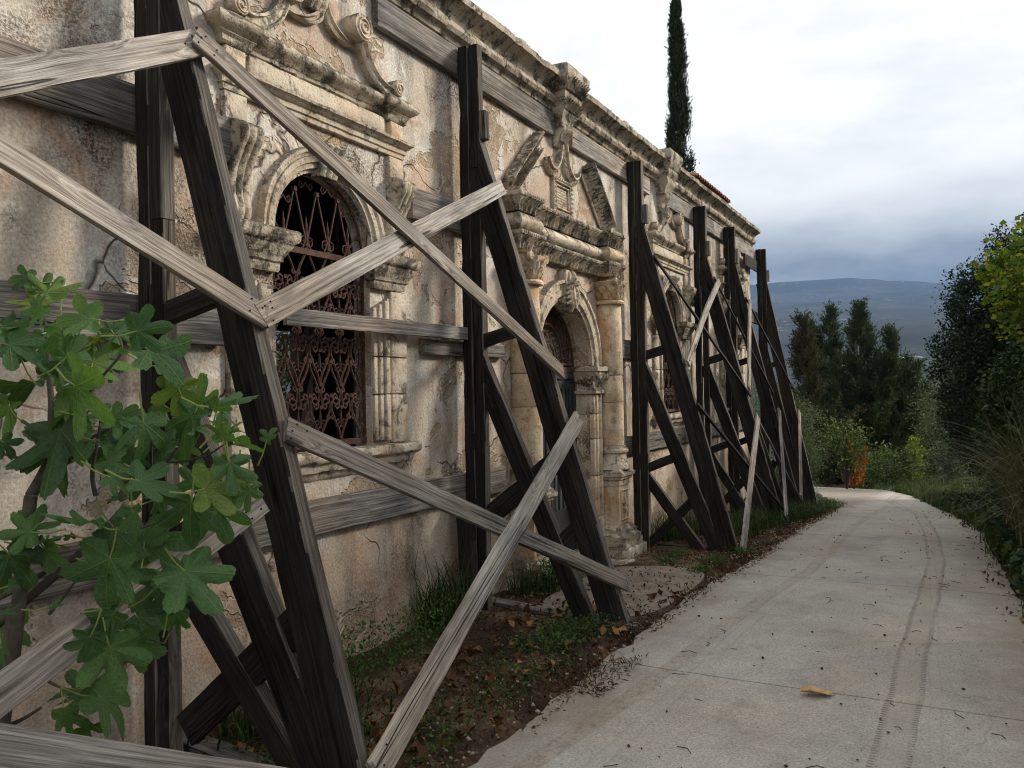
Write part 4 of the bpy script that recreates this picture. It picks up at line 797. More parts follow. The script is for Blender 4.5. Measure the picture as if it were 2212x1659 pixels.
for i in range(1, 7):
    X = FX[i]; g0 = FZ[i]; root = empty('raking_shore', (X, -0.6, g0), names[i], 'timber shore', 'timber raking shores against the house front')
    top = 4.21 if i > 1 else 4.6
    timber('post', (X+THK/2, -0.105, g0-0.06), (X+THK/2, -0.105, top), 0.088, THK, 'post', root, (0, 1, 0), 0.003, outer='lit_bleached')
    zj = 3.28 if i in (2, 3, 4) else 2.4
    timber('post', (X+THK/2+0.002, -0.194, g0-0.06), (X+THK/2+0.002, -0.194, zj), 0.086, THK, 'post', root, (0, 1, 0), 0.003, outer='lit_bleached')
    timber('post', (X+THK/2-0.001, -0.194, zj+0.004), (X+THK/2-0.001, -0.194, top-0.005), 0.086, THK, 'post', root, (0, 1, 0), 0.003, outer='lit_bleached')
    zt = {1: 3.72, 2: 3.5, 3: 3.5, 4: 3.5, 5: 3.62, 6: 3.6}[i]
    foot = {1: -1.345, 2: -1.335, 3: -1.245, 4: -1.23, 5: -1.21, 6: -1.08}[i]
    beam2('raker', (-0.242, zt), (foot, g0-0.03), 0.19 if i < 6 else 0.2, X, root, ragged=0.02)
    timber('cleat', (X+THK/2, -0.265, zt-0.01), (X+THK/2, -0.262, zt+0.20), 0.05, THK, 'board', root, (0, 1, 0), 0.002)
    m = {1: (1.86, -1.255), 2: (1.88, -1.09), 3: (1.91, -1.09), 4: (1.95, -1.03), 5: (1.95, -1.0), 6: (2.3, -0.9)}[i]
    beam2('raker', (-0.24, m[0]), (m[1], g0-0.02), 0.175 if i == 1 else 0.15, X, root, split=(i in (1, 2)), dx=0.004)
    if i in (1, 3, 4, 5): l = {1: (0.95, -1.10), 3: (0.66, -0.88), 4: (0.73, -0.85), 5: (0.7, -0.8)}[i]; beam2('raker', (-0.24, l[0]), (l[1], g0-0.015), 0.115, X, root, split=False, dx=0.008)
    out = lambda z: -0.242+(foot+0.242)*(zt-z)/(zt-g0)
    tie((-0.20, 1.98), (out(2.08)+0.06, 2.08), 0.10, X, root, 0.012)
    if i == 1: tie((-0.30, 0.14), (-1.0, 0.72), 0.15, X, root, 0.02, 0.05); tie((-0.24, 0.95), (-0.66, 1.17), 0.14, X, root, 0.014)
    elif i == 2: tie((-0.22, 0.66), (out(1.16)+0.10, 1.16), 0.15, X, root, 0.012); tie((-0.72, 0.42), (-0.98, 0.66), 0.11, X, root, 0.02)
    else: tie((-0.21, 0.70), (-0.56, 0.84), 0.10, X, root, 0.012); tie((-0.22, g0+0.03), (-0.80, 0.42), 0.10, X, root, 0.02)
    timber('sole_plate', (X+0.20, 0.0-0.05, g0+0.0), (X+0.02, foot-0.06, g0-0.01), 0.05, 0.11, 'board' if i < 3 else 'post', root, (0, 0, 1), 0.004)
timber('prop', (5.22, -0.16, -0.05), (5.20, -0.13, 0.78), 0.11, 0.10, 'post', bpy.data.objects['raking_shore.001'], (0, 1, 0), 0.006, 0, 0.02)
# face of the outer rakers, where the long braces are nailed
def face_y(i, z):
    zt = {0: 3.5, 1: 3.72, 2: 3.5, 3: 3.5, 4: 3.5, 5: 3.62, 6: 3.6}[i]; ft = {0: -1.33, 1: -1.345, 2: -1.335, 3: -1.245, 4: -1.23, 5: -1.21, 6: -1.08}[i]
    return -0.242+(ft+0.242)*(zt-z)/(zt-FZ[i])
mbn = MB(); lathe(mbn, (0, 0, 0), [(0.004, -0.004), (0.0055, -0.001), (0.0055, 0.0015), (0.003, 0.003)], 7, 0.0005); ME_NAIL = mesh('nail', mbn.v, mbn.f, M['iron'], 40)
def brace(i, za, j, zb, wd, label, mat='plank', th=0.026, lift=0.0, ea=0.07, eb=0.07, bow=0.0, name='brace_plank'):
    xa, xb = FX[i]+THK/2, FX[j]+THK/2; a = Vector((xa, face_y(i, za)-th/2-0.006-lift, za)); b = Vector((xb, face_y(j, zb)-th/2-0.006-lift, zb)); d = (b-a).normalized()
    o = timber(name, a-d*ea, b+d*eb, wd, th, mat, None, (0, 0.3, 1), 0.002, bow, 0.03)
    props(o, label, 'wooden plank', 'long brace planks nailed across the shores'); L = (b-a).length+ea+eb
    for xx, yy in random.sample([(q_, y_) for q_ in (0.04, 0.10, L-0.10, L-0.04) for y_ in (-0.3, 0.0, 0.28)], 6):
        if True:
            nm = bpy.data.objects.new('nail', ME_NAIL); COL.objects.link(nm); nm.parent = o; nm.scale = (0.8, 0.8, 0.8); nm.location = (xx+random.uniform(-.02, .02), wd*yy+random.uniform(-.008, .008), th/2+0.001 if o.matrix_basis.col[2].y < 0 else -th/2-0.001)
    return o
brace(1, 3.16, 2, 1.76, 0.115, 'long grey plank sloping down across the arched window from the nearest shore top', lift=0.028, ea=0.035)
brace(2, 3.11, 1, 1.94, 0.118, 'pale split plank rising across the window grille to the second shore', 'pale_plank', ea=0.06, eb=0.02)
brace(1, 1.46, 2, 0.29, 0.105, 'grey plank sloping down below the window sill to the second shore foot', ea=0.03, eb=0.12)
brace(2, 1.37, 1, 0.17, 0.115, 'silvery plank leaning from the second shore to the nearest shore foot', 'pale_plank', lift=0.029, ea=0.10, eb=0.02)
brace(1, 3.15, 0, 1.72, 0.118, 'pale grained plank running off the left edge from the nearest shore top', 'pale_plank', ea=0.02)
brace(0, 3.27, 1, 1.94, 0.108, 'weathered plank with a round knot dropping from the left edge to the nearest shore', eb=0.02)
brace(0, 0.30, 1, 1.30, 0.10, 'grey plank rising behind the fig leaves at the lower left', eb=-0.25)
brace(0, 1.46, 1, 0.06, 0.115, 'grey plank crossing the bottom left corner below the fig', lift=0.03)
brace(3, 3.06, 4, 1.52, 0.045, 'thin brown plank sloping across the second window between third and fourth shores', 'post')
brace(4, 3.10, 3, 1.90, 0.085, 'bowed pale plank rising to the fourth shore beside the second window', 'pale_plank', lift=0.03, bow=0.03)
brace(3, 1.40, 4, -0.05, 0.045, 'thin dark plank dropping from the third shore to the fourth shore foot', 'post')
brace(4, 1.18, 3, -0.12, 0.105, 'pale leaning plank standing upright at the third shore foot', 'pale_plank', lift=0.03, ea=0.02)
brace(4, 3.12, 5, 1.55, 0.045, 'narrow brown plank sloping between the fourth and fifth shores', 'post')
brace(5, 2.95, 4, 1.62, 0.085, 'pale plank standing nearly upright before the third window', lift=0.03)
brace(4, 1.15, 5, -0.30, 0.045, 'thin pale plank dropping from the fourth shore into the weeds', 'board', lift=0.02)
brace(5, 1.20, 4, -0.15, 0.085, 'slim silvery plank leaning in the weeds by the fourth shore foot', 'pale_plank', lift=0.03)
brace(6, 1.10, 5, -0.10, 0.085, 'pale plank low on the farthest shore, leaning back toward the fifth', lift=0.02)
brace(5, 3.0, 6, 1.6, 0.045, 'dark plank sloping from the fifth shore toward the farthest shore', 'post')
# boards laid flat on the wall behind the posts
def board(x0, x1, z0, z1, label, y=-0.028, th=0.05, mat='board', tilt=0.0):
    o = timber('wall_board', (x0, y, (z0+z1)/2), (x1, y, (z0+z1)/2+tilt), z1-z0, th, mat, None, (0, 0, 1), 0.003, 0, 0.004, 0.3)
    return props(o, label, 'wooden board', 'boards laid flat against the house wall', 'thing')
board(4.36, 7.08, 4.008, 4.222, 'wide grey board under the cornice left of the carved bracket')
board(7.49, 9.85, 4.006, 4.21, 'clean pale board under the cornice between the bracket and the third shore', mat='pale_plank')
board(10.47, 12.95, 4.0, 4.22, 'blackened board under the cornice right of the plain bracket')
board(12.96, 16.35, 4.0, 4.22, 'pale board under the far end of the cornice, sticking past the corner', mat='pale_plank')
board(0.9, 3.16, 2.815, 3.04, 'dark knotted board at the upper left, ending at the left window console')
board(4.72, 6.05, 2.82, 3.035, 'blackened board butting the right window console behind the second shore', mat='board')
board(3.42, 5.52, 1.995, 2.09, 'narrow grey board crossing in front of the window grille', y=-0.092, th=0.03, mat='board')
board(4.83, 6.0, 1.88, 1.99, 'short pale board under the narrow board, behind the second shore', mat='plank')
board(0.9, 3.03, 1.865, 2.075, 'grey board behind the top of the fig, left of the window')
board(1.2, 3.35, 0.80, 1.0, 'shadowed board low on the wall behind the fig')
board(3.352, 5.98, 0.795, 0.995, 'long grey board low on the wall under the window sill', tilt=0.0)
board(8.55, 9.55, 1.96, 2.17, 'short dark board end beside the right doorway column', y=-0.03)
board(8.62, 11.95, 0.86, 1.07, 'grey board under the second window sill', y=-0.03)
board(11.96, 15.0, 0.86, 1.06, 'low grey board behind the fourth and fifth shores', y=-0.03)
board(11.62, 12.65, 2.82, 3.05, 'short black board right of the second window console', y=-0.03)
board(14.9, 16.6, 2.80, 3.03, 'short board poking past the house corner at the farthest shore', y=-0.03)
board(14.9, 16.2, 3.02+0.75, 3.98, 'stub of board under the cornice end at the farthest shore', y=-0.085, th=0.03, mat='post')
# bent nails on the big boards
FIG = [(1.694, -0.657, 1.967, 0.414, 0.195, 0.889, -0.622, -0.653, 0.432, 0.075), (1.674, -0.705, 1.956, 0.732, -0.576, 0.363, -0.582, -0.253, 0.773, 0.107), (1.696, -0.629, 1.917, -0.732, 0.530, 0.427, -0.270, -0.802, 0.533, 0.098), (1.538, -0.893, 1.878, -0.289, 0.461, -0.839, -0.950, -0.249, 0.191, 0.068), (1.669, -0.615, 2.008, -0.709, 0.696, 0.109, -0.628, -0.695, 0.349, 0.063), (1.497, -1.182, 1.830, -0.638, 0.769, 0.045, -0.627, -0.553, 0.548, 0.092), (1.725, -0.955, 1.824, 0.467, -0.024, 0.884, -0.865, -0.218, 0.452, 0.060), (1.820, -0.856, 1.825, 0.385, -0.819, -0.426, -0.389, -0.563, 0.729, 0.095), (1.527, -1.336, 1.789, 0.740, -0.652, 0.165, -0.637, -0.758, -0.139, 0.088), (1.590, -1.299, 1.737, 0.002, -0.965, -0.261, -0.331, -0.247, 0.911, 0.128), (1.464, -0.905, 1.785, 0.249, -0.959, 0.136, 0.089, 0.163, 0.983, 0.091), (1.350, -1.044, 1.756, 0.383, -0.860, -0.337, -0.681, -0.509, 0.526, 0.094), (1.698, -0.672, 1.807, -0.476, 0.031, -0.879, -0.848, -0.284, 0.449, 0.092), (1.521, -1.000, 1.819, -0.258, -0.222, -0.940, -0.965, 0.111, 0.239, 0.096), (1.699, -0.808, 1.796, -0.243, -0.541, -0.805, -0.936, -0.086, 0.341, 0.061), (1.746, -0.865, 1.800, -0.186, 0.798, -0.574, -0.375, 0.482, 0.792, 0.090), (1.675, -0.671, 1.672, -0.182, 0.980, -0.081, -0.322, 0.019, 0.946, 0.153), (1.439, -1.195, 1.639, 0.093, -0.805, -0.586, -0.994, -0.045, -0.097, 0.161), (1.628, -0.810, 1.690, 0.132, -0.649, 0.749, -0.991, -0.100, 0.088, 0.109), (1.713, -0.878, 1.719, 0.775, -0.632, 0.005, -0.500, -0.608, 0.617, 0.128), (1.774, -0.870, 1.725, 0.023, -0.499, -0.866, -0.031, -0.866, 0.498, 0.062), (1.588, -0.638, 1.586, -0.029, 0.314, -0.949, -0.999, -0.050, 0.013, 0.105), (1.561, -0.939, 1.514, -0.424, -0.177, -0.888, -0.892, -0.090, 0.444, 0.203), (1.506, -1.262, 1.552, 0.594, -0.654, -0.468, -0.577, -0.752, 0.319, 0.072), (1.483, -1.216, 1.561, 0.746, -0.653, -0.131, -0.352, -0.553, 0.755, 0.053), (1.579, -1.289, 1.532, 0.025, -0.117, -0.993, -0.148, -0.983, 0.112, 0.117), (1.816, -0.963, 1.542, 0.700, -0.701, -0.139, 0.026, -0.169, 0.985, 0.124), (1.742, -1.297, 1.548, -0.365, 0.332, -0.870, -0.914, 0.051, 0.403, 0.124), (1.844, -1.204, 1.574, 0.048, -0.153, 0.987, -0.937, -0.348, -0.008, 0.104), (1.834, -1.290, 1.583, 0.605, -0.764, 0.226, -0.304, 0.041, 0.952, 0.126), (1.598, -1.551, 1.573, 0.669, -0.660, -0.343, 0.510, 0.072, 0.857, 0.070), (1.749, -1.228, 1.637, 0.226, 0.300, -0.927, 0.512, 0.772, 0.375, 0.100), (1.595, -1.581, 1.498, -0.363, -0.085, 0.928, 0.913, 0.167, 0.373, 0.060), (1.769, -1.411, 1.473, 0.752, -0.652, -0.096, 0.027, -0.115, 0.993, 0.102), (1.938, -1.229, 1.486, 0.447, -0.333, 0.830, -0.871, 0.051, 0.489, 0.056), (1.624, -1.577, 1.425, -0.169, -0.370, -0.914, -0.217, -0.890, 0.400, 0.089), (1.897, -1.116, 1.321, 0.276, -0.004, 0.961, -0.949, -0.162, 0.272, 0.090), (1.601, -1.507, 1.354, 0.753, -0.655, 0.059, -0.634, -0.699, 0.331, 0.113), (1.516, -1.347, 1.379, 0.758, -0.528, -0.383, -0.112, -0.684, 0.721, 0.104), (1.506, -1.246, 1.385, 0.637, -0.535, -0.556, -0.226, -0.818, 0.528, 0.062), (1.647, -1.038, 1.416, 0.603, -0.696, -0.390, -0.250, -0.629, 0.736, 0.100), (1.727, -1.025, 1.453, -0.764, 0.632, -0.131, -0.625, -0.673, 0.396, 0.119), (1.510, -1.229, 1.492, 0.356, -0.929, -0.102, -0.447, -0.265, 0.854, 0.072), (1.703, -0.812, 1.531, 0.582, -0.813, -0.021, -0.033, -0.049, 0.998, 0.056), (1.421, -0.888, 1.485, 0.553, -0.278, -0.785, -0.177, -0.960, 0.215, 0.055), (1.925, -1.020, 1.455, 0.329, 0.101, -0.939, -0.706, -0.634, -0.315, 0.087), (1.601, -1.219, 1.450, 0.071, 0.073, -0.995, -0.996, -0.048, -0.075, 0.065), (1.416, -0.983, 1.726, -0.523, -0.045, 0.851, -0.602, -0.688, -0.405, 0.073), (1.443, -1.150, 1.721, 0.663, -0.423, 0.618, -0.202, -0.896, -0.396, 0.077), (1.565, -0.650, 1.841, 0.154, -0.855, -0.495, -0.688, -0.452, 0.567, 0.093), (1.438, -1.256, 1.272, -0.653, 0.691, 0.309, 0.286, -0.153, 0.946, 0.119), (1.529, -1.220, 1.243, 0.500, -0.081, -0.862, 0.018, 0.996, -0.083, 0.090), (1.498, -1.344, 1.295, -0.081, -0.194, -0.978, -0.996, -0.024, 0.087, 0.075), (1.798, -1.003, 1.141, 0.094, -0.765, -0.637, -0.808, -0.433, 0.401, 0.166), (1.468, -1.287, 1.170, -0.078, 0.258, -0.963, -0.978, -0.209, 0.023, 0.149), (1.659, -1.383, 1.303, -0.073, 0.094, -0.993, -0.822, -0.569, 0.007, 0.121), (1.944, -1.162, 1.235, 0.405, -0.041, -0.913, -0.625, -0.742, -0.244, 0.133), (1.625, -1.395, 1.114, 0.169, -0.696, -0.698, -0.340, -0.706, 0.621, 0.150), (1.685, -1.225, 1.068, -0.254, -0.362, -0.897, -0.715, -0.555, 0.426, 0.131), (1.739, -1.214, 0.942, -0.073, -0.267, -0.961, 0.996, 0.021, -0.082, 0.067), (1.835, -0.917, 0.880, 0.245, -0.627, -0.740, -0.256, -0.778, 0.574, 0.134), (1.512, -1.237, 1.037, 0.461, -0.838, 0.293, -0.477, 0.045, 0.878, 0.056), (1.559, -1.135, 0.954, -0.401, -0.050, -0.915, -0.278, -0.945, 0.174, 0.069), (1.444, -1.233, 0.959, -0.090, 0.442, -0.893, 0.429, 0.826, 0.365, 0.075), (1.524, -1.205, 0.902, 0.087, -0.207, -0.975, -0.531, -0.838, 0.130, 0.129), (1.770, -0.717, 0.634, -0.624, 0.779, 0.054, -0.429, -0.400, 0.810, 0.111), (1.699, -0.871, 0.690, 0.356, -0.880, -0.316, -0.716, -0.474, 0.512, 0.070), (1.661, -0.971, 0.682, 0.526, -0.486, -0.698, 0.135, -0.762, 0.633, 0.142), (1.561, -0.945, 0.663, -0.028, -0.546, -0.838, 0.151, -0.831, 0.536, 0.088), (1.428, -0.901, 1.159, 0.448, -0.271, -0.852, -0.403, -0.912, 0.078, 0.122), (1.479, -0.890, 1.231, 0.812, -0.572, 0.114, -0.394, -0.394, 0.831, 0.092), (1.425, -1.001, 1.232, -0.806, 0.592, -0.006, -0.542, -0.734, 0.410, 0.078), (1.646, -0.498, 0.854, 0.074, -0.951, -0.300, -0.689, -0.266, 0.674, 0.092), (1.381, -0.935, 0.908, -0.225, -0.584, -0.780, -0.951, -0.044, 0.307, 0.062), (1.592, -0.570, 0.706, -0.201, -0.031, -0.979, -0.932, -0.303, 0.201, 0.054), (1.317, -1.040, 1.031, 0.027, -0.957, 0.288, -0.234, 0.274, 0.933, 0.059), (1.496, -0.963, 1.166, -0.093, -0.798, -0.595, -0.995, 0.096, 0.027, 0.075), (1.845, -1.002, 1.273, 0.073, -0.989, -0.125, -0.966, -0.039, -0.255, 0.078)]
FIGB = [[(1.560, -0.792, 1.309, 0.0186), (1.589, -0.849, 1.431, 0.0161), (1.590, -0.854, 1.550, 0.0112), (1.589, -0.853, 1.622, 0.0093), (1.582, -0.845, 1.813, 0.0056), (1.576, -0.834, 1.889, 0.0031)], [(1.589, -0.850, 1.464, 0.0112), (1.605, -0.880, 1.507, 0.0105), (1.627, -0.924, 1.591, 0.0087), (1.636, -0.942, 1.639, 0.0037)], [(1.654, -0.968, 1.305, 0.0074), (1.649, -0.962, 1.381, 0.0068), (1.661, -0.986, 1.523, 0.0050), (1.658, -0.982, 1.557, 0.0025)], [(1.501, -0.685, 1.449, 0.0056), (1.515, -0.710, 1.444, 0.0056), (1.551, -0.777, 1.423, 0.0050), (1.587, -0.844, 1.412, 0.0062)], [(1.640, -0.947, 1.476, 0.0056), (1.661, -0.985, 1.499, 0.0050), (1.685, -1.032, 1.522, 0.0043), (1.717, -1.091, 1.540, 0.0025)], [(1.690, -1.036, 1.303, 0.0087), (1.705, -1.067, 1.378, 0.0074), (1.717, -1.089, 1.435, 0.0062), (1.728, -1.110, 1.449, 0.0025)], [(1.546, -0.772, 1.542, 0.0056), (1.564, -0.805, 1.518, 0.0050), (1.584, -0.842, 1.488, 0.0043)], [(1.641, -0.950, 1.619, 0.0050), (1.672, -1.011, 1.694, 0.0043), (1.692, -1.050, 1.751, 0.0037), (1.686, -1.038, 1.803, 0.0019)], [(1.753, -1.156, 1.400, 0.0062), (1.773, -1.195, 1.452, 0.0056), (1.793, -1.234, 1.541, 0.0031)], [(1.753, -1.156, 1.405, 0.0050), (1.784, -1.215, 1.408, 0.0043), (1.818, -1.278, 1.426, 0.0037), (1.845, -1.329, 1.463, 0.0019)], [(1.754, -1.158, 1.405, 0.0056), (1.755, -1.162, 1.495, 0.0043), (1.762, -1.175, 1.529, 0.0025)], [(1.500, -0.671, 0.896, 0.0161), (1.533, -0.735, 0.955, 0.0149), (1.596, -0.854, 1.064, 0.0136), (1.658, -0.973, 1.183, 0.0099), (1.696, -1.046, 1.273, 0.0074)], [(1.596, -0.854, 1.064, 0.0087), (1.562, -0.793, 1.126, 0.0074), (1.534, -0.740, 1.173, 0.0050), (1.529, -0.732, 1.209, 0.0031)], [(1.596, -0.854, 1.064, 0.0081), (1.657, -0.970, 1.051, 0.0062), (1.719, -1.087, 1.069, 0.0050), (1.746, -1.135, 1.053, 0.0031)], [(1.593, -0.845, 0.842, 0.0062), (1.624, -0.903, 0.855, 0.0056), (1.681, -1.011, 0.883, 0.0050), (1.717, -1.078, 0.867, 0.0037), (1.753, -1.144, 0.845, 0.0019)], [(1.562, -0.785, 0.787, 0.0062), (1.581, -0.820, 0.741, 0.0056), (1.602, -0.860, 0.715, 0.0037)], [(1.514, -0.692, 0.597, 0.0074), (1.543, -0.746, 0.616, 0.0062), (1.574, -0.805, 0.655, 0.0043)], [(1.586, -0.833, 0.943, 0.0056), (1.610, -0.879, 1.003, 0.0050), (1.624, -0.907, 1.043, 0.0031)], [(1.505, -0.682, 0.987, 0.0087), (1.550, -0.768, 1.036, 0.0074), (1.586, -0.836, 1.080, 0.0074)], [(1.658, -0.973, 1.183, 0.0056), (1.729, -1.108, 1.210, 0.0043), (1.789, -1.221, 1.269, 0.0025)], [(1.681, -1.011, 0.883, 0.0037), (1.676, -1.003, 0.949, 0.0025), (1.679, -1.009, 0.980, 0.0019)]]
# ------------------------------------------------------------------ fig tree
def fig_leaf_mat():
    g = NT('fig_leaf'); p = g.sep(); ax = g.math('ABSOLUTE', p[0]); rn = g.rnd()
    base = g.ramp(rn, [(0.0, (0.042, 0.102, 0.034)), (0.78, (0.075, 0.160, 0.048)), (0.92, (0.10, 0.19, 0.045)), (1.0, (0.19, 0.25, 0.045))])
    base = g.mix(1.0, base, g.ramp(g.noise(16, 4, 0.6), [(0.3, 0.75), (0.7, 1.25)]), 'MULTIPLY')
    rad2 = g.math('SQRT', g.math('ADD', g.math('MULTIPLY', p[0], p[0]), g.math('MULTIPLY', p[1], p[1]))); base = g.mix(g.math('MULTIPLY', g.ramp(g.math('MULTIPLY_ADD', g.noise(5, 4, 0.7), 0.7, rad2), [(1.12, 0.0), (1.32, 1.0)]) if False else g.ramp(g.noise(6, 5, 0.75, g.vadd(g.co, g.rnd(), 9.0)), [(0.66, 0.0), (0.71, 0.8)]), 1.0), base, (0.13, 0.085, 0.035))
    vein = None
    for k in (0.0, 1.19, -3.08):
        dist = g.math('ABSOLUTE', g.math('SUBTRACT', ax, g.math('MULTIPLY', p[1], k))); dist = g.math('DIVIDE', dist, math.sqrt(1+k*k)); m = g.ramp(dist, [(0.004, 1.0), (0.016, 0.0)])
        if k < -1: m = g.math('MULTIPLY', m, 0.8)
        vein = m if vein is None else g.math('MAXIMUM', vein, m)
    wv = g.n('ShaderNodeTexWave', wave_type='BANDS', bands_direction='Y'); wv.inputs['Scale'].default_value = 5.5; wv.inputs['Distortion'].default_value = 1.5
    cb = g.n('ShaderNodeCombineXYZ'); g.l(g.math('MULTIPLY_ADD', ax, -0.7, p[1]), cb.inputs[1]); g.l(cb.outputs[0], wv.inputs[0]); sv = g.ramp(wv.outputs[1], [(0.93, 0.0), (1.0, 0.35)])
    v = g.math('MAXIMUM', vein, sv); col = g.mix(g.math('MULTIPLY', v, 0.45), base, (0.17, 0.24, 0.08))
    g.done(col, 0.55, g.bump(g.math('MULTIPLY_ADD', v, 1.0, g.noise(14, 3)), 0.02, 0.5), 0.35)
    tr = g.n('ShaderNodeBsdfTranslucent'); g.l(g.mix(1.0, col, (1.6, 1.7, 0.6), 'MULTIPLY'), tr.inputs[0]); mx = g.n('ShaderNodeMixShader'); mx.inputs[0].default_value = 0.28
    g.l(g.b.outputs[0], mx.inputs[1]); g.l(tr.outputs[0], mx.inputs[2]); g.t.links.new(mx.outputs[0], g.o.inputs[0]); return g.m
M['fig'] = fig_leaf_mat()
def fig_mesh(seed):
    g = random.Random(seed); deep = g.uniform(0.36, 0.46); lobes = [(0, 1.05, 22), (49+g.uniform(-5, 5), 0.93, 22), (-49+g.uniform(-5, 5), 0.93, 22), (104+g.uniform(-6, 6), 0.62, 29), (-104+g.uniform(-6, 6), 0.62, 29)]
    n = 120; outl = []
    for i in range(n):
        a = -168+336*i/(n-1); r = deep*(1.0 if abs(a) < 125 else max(0.35, 1-(abs(a)-125)/43*0.55))
        for c, L, w in lobes:
            d = abs(a-c)/w
            if d < 1: r = max(r, deep+(L-deep)*(1-d**2.1)**0.85)
        r *= 1+0.022*math.sin(a*0.9+seed)+0.016*math.sin(a*1.9+seed*2)+0.012*math.sin(a*3.7); outl.append((a, r))
    v = [(0, 0, 0)]; rings = (0.28, 0.55, 0.80, 1.0); bx, by = g.uniform(-0.5, 0.5), g.uniform(-0.75, 0.05); cup = g.uniform(-0.2, 0.55)
    for t in rings:
        for a, r in outl:
            x, y = r*t*math.sin(R(a)), r*t*math.cos(R(a)); z = by*y*y*0.7+cup*x*x+bx*x*y*0.6+0.075*math.sin(a*0.125+seed)*t*t+0.03*math.cos(R(a)*7.2)*t*t
            v.append((x, y, z))
    f = [(0, 1+i, 2+i) for i in range(n-1)]
    for k in range(3): f += [(1+k*n+i, 1+(k+1)*n+i, 2+(k+1)*n+i, 2+k*n+i) for i in range(n-1)]
    return mesh('fig_leaf', v, f, M['fig'], 180)
FM = [fig_mesh(s) for s in range(1, 8)]
fig = empty('fig_tree', (1.55, -0.75, 0.0), 'young fig tree with broad lobed green leaves in front of the nearest shore', 'fig tree')
mb = MB()
def smooth_path(l, m=4):
    P = [Vector(q[:3]) for q in l]; r = [q[3] for q in l]; out = []; ro = []
    for i in range(len(P)-1):
        p0, p1, p2, p3 = P[max(i-1, 0)], P[i], P[i+1], P[min(i+2, len(P)-1)]
        for k in range(m): t = k/m; out.append(0.5*((2*p1)+(p2-p0)*t+(2*p0-5*p1+4*p2-p3)*t*t+(3*p1-p0-3*p2+p3)*t**3)); ro.append(r[i]*(1-t)+r[i+1]*t)
    out.append(P[-1]); ro.append(r[-1]); return out, ro
tube(mb, [(1.45, -0.62, -0.1), (1.47, -0.70, 0.4), (1.498, -0.796, 0.971)], [0.03, 0.025, 0.017], 8); tube(mb, [(1.46, -0.66, 0.2), (1.50, -0.78, 0.8), (1.523, -0.851, 1.316)], [0.026, 0.022, 0.019], 8); mb.build('trunk', 'branch', fig, 60)
for l in FIGB:
    mb = MB(); p, ro = smooth_path(l); tube(mb, p, ro, 7); mb.build('branch', 'branch', fig, 60)
M['petiole'] = plain('leaf_stalk', (0.20, 0.24, 0.06), 0.6, 10, 0.2)
allb = [Vector(q[:3]) for l in FIGB for q in l]
gf = random.Random(77); EX = []
for k in range(44):
    q = list(gf.choice(FIG)); s_ = gf.uniform(0.5, 0.85)
    for i_ in range(3): q[i_] += gf.gauss(0, 0.055)+(0.05 if i_ == 0 else 0.03 if i_ == 1 else -0.01); q[3+i_] += gf.gauss(0, 0.6); q[6+i_] += gf.gauss(0, 0.5)
    q[9] *= s_; EX.append(q)
for k, q in enumerate(list(FIG)+EX):
    P, D, N, s = Vector(q[:3]), Vector(q[3:6]), Vector(q[6:9]), q[9]; D.normalize(); N = (N-D*N.dot(D)).normalized(); Xv = D.cross(N)
    o = put('fig_leaf', FM[k % 7], fig, Matrix(((Xv.x*s, D.x*s, N.x*s, P.x), (Xv.y*s, D.y*s, N.y*s, P.y), (Xv.z*s, D.z*s, N.z*s, P.z), (0, 0, 0, 1))))
    b = min(allb, key=lambda a: (a-P).length); e = P-D*0.09 if (b-P).length > 0.16 else b
    mb = MB(); tube(mb, [P, (P+e)/2+Vector((0, 0, -0.008)), e], [0.0022, 0.0024, 0.003], 5, False); mb.build('leaf_stalk', 'petiole', fig, 60)
# ------------------------------------------------------------------ trees
M['cypress'] = leafmat('cypress_foliage', (0.012, 0.022, 0.014), (0.034, 0.052, 0.026), (0.06, 0.08, 0.035), 0.1)
M['juniper'] = leafmat('juniper_foliage', (0.024, 0.038, 0.022), (0.062, 0.085, 0.042), (0.115, 0.13, 0.06), 0.15)
M['brown_juniper'] = leafmat('dying_juniper_foliage', (0.03, 0.038, 0.02), (0.07, 0.068, 0.036), (0.15, 0.09, 0.045), 0.1)
M['olive'] = leafmat('olive_foliage', (0.055, 0.08, 0.042), (0.125, 0.16, 0.09), (0.22, 0.25, 0.17), 0.2)
M['oak'] = leafmat('evergreen_oak_foliage', (0.009, 0.019, 0.010), (0.026, 0.043, 0.022), (0.055, 0.075, 0.040), 0.10)
M['yellow'] = leafmat('autumn_redbud_foliage', (0.055, 0.10, 0.022), (0.16, 0.23, 0.035), (0.48, 0.40, 0.03), 0.4)
M['red'] = leafmat('rust_red_foliage', (0.16, 0.042, 0.018), (0.38, 0.10, 0.03), (0.52, 0.17, 0.04), 0.35)
M['ivy'] = leafmat('ivy_foliage', (0.010, 0.025, 0.010), (0.030, 0.058, 0.020), (0.065, 0.105, 0.035), 0.12)
M['shrub'] = leafmat('pale_shrub_foliage', (0.03, 0.05, 0.02), (0.08, 0.12, 0.035), (0.20, 0.24, 0.06), 0.25)
M['grass'] = leafmat('rough_grass', (0.022, 0.045, 0.014), (0.055, 0.09, 0.026), (0.16, 0.15, 0.06), 0.2)
M['weed'] = leafmat('verge_weeds', (0.032, 0.07, 0.02), (0.07, 0.14, 0.036), (0.13, 0.22, 0.06), 0.25)
M['dry'] = leafmat('dry_leaf', (0.035, 0.019, 0.012), (0.12, 0.055, 0.028), (0.34, 0.19, 0.08), 0.1)
M['straw'] = leafmat('dry_reed', (0.05, 0.06, 0.025), (0.12, 0.12, 0.06), (0.25, 0.21, 0.13), 0.2)
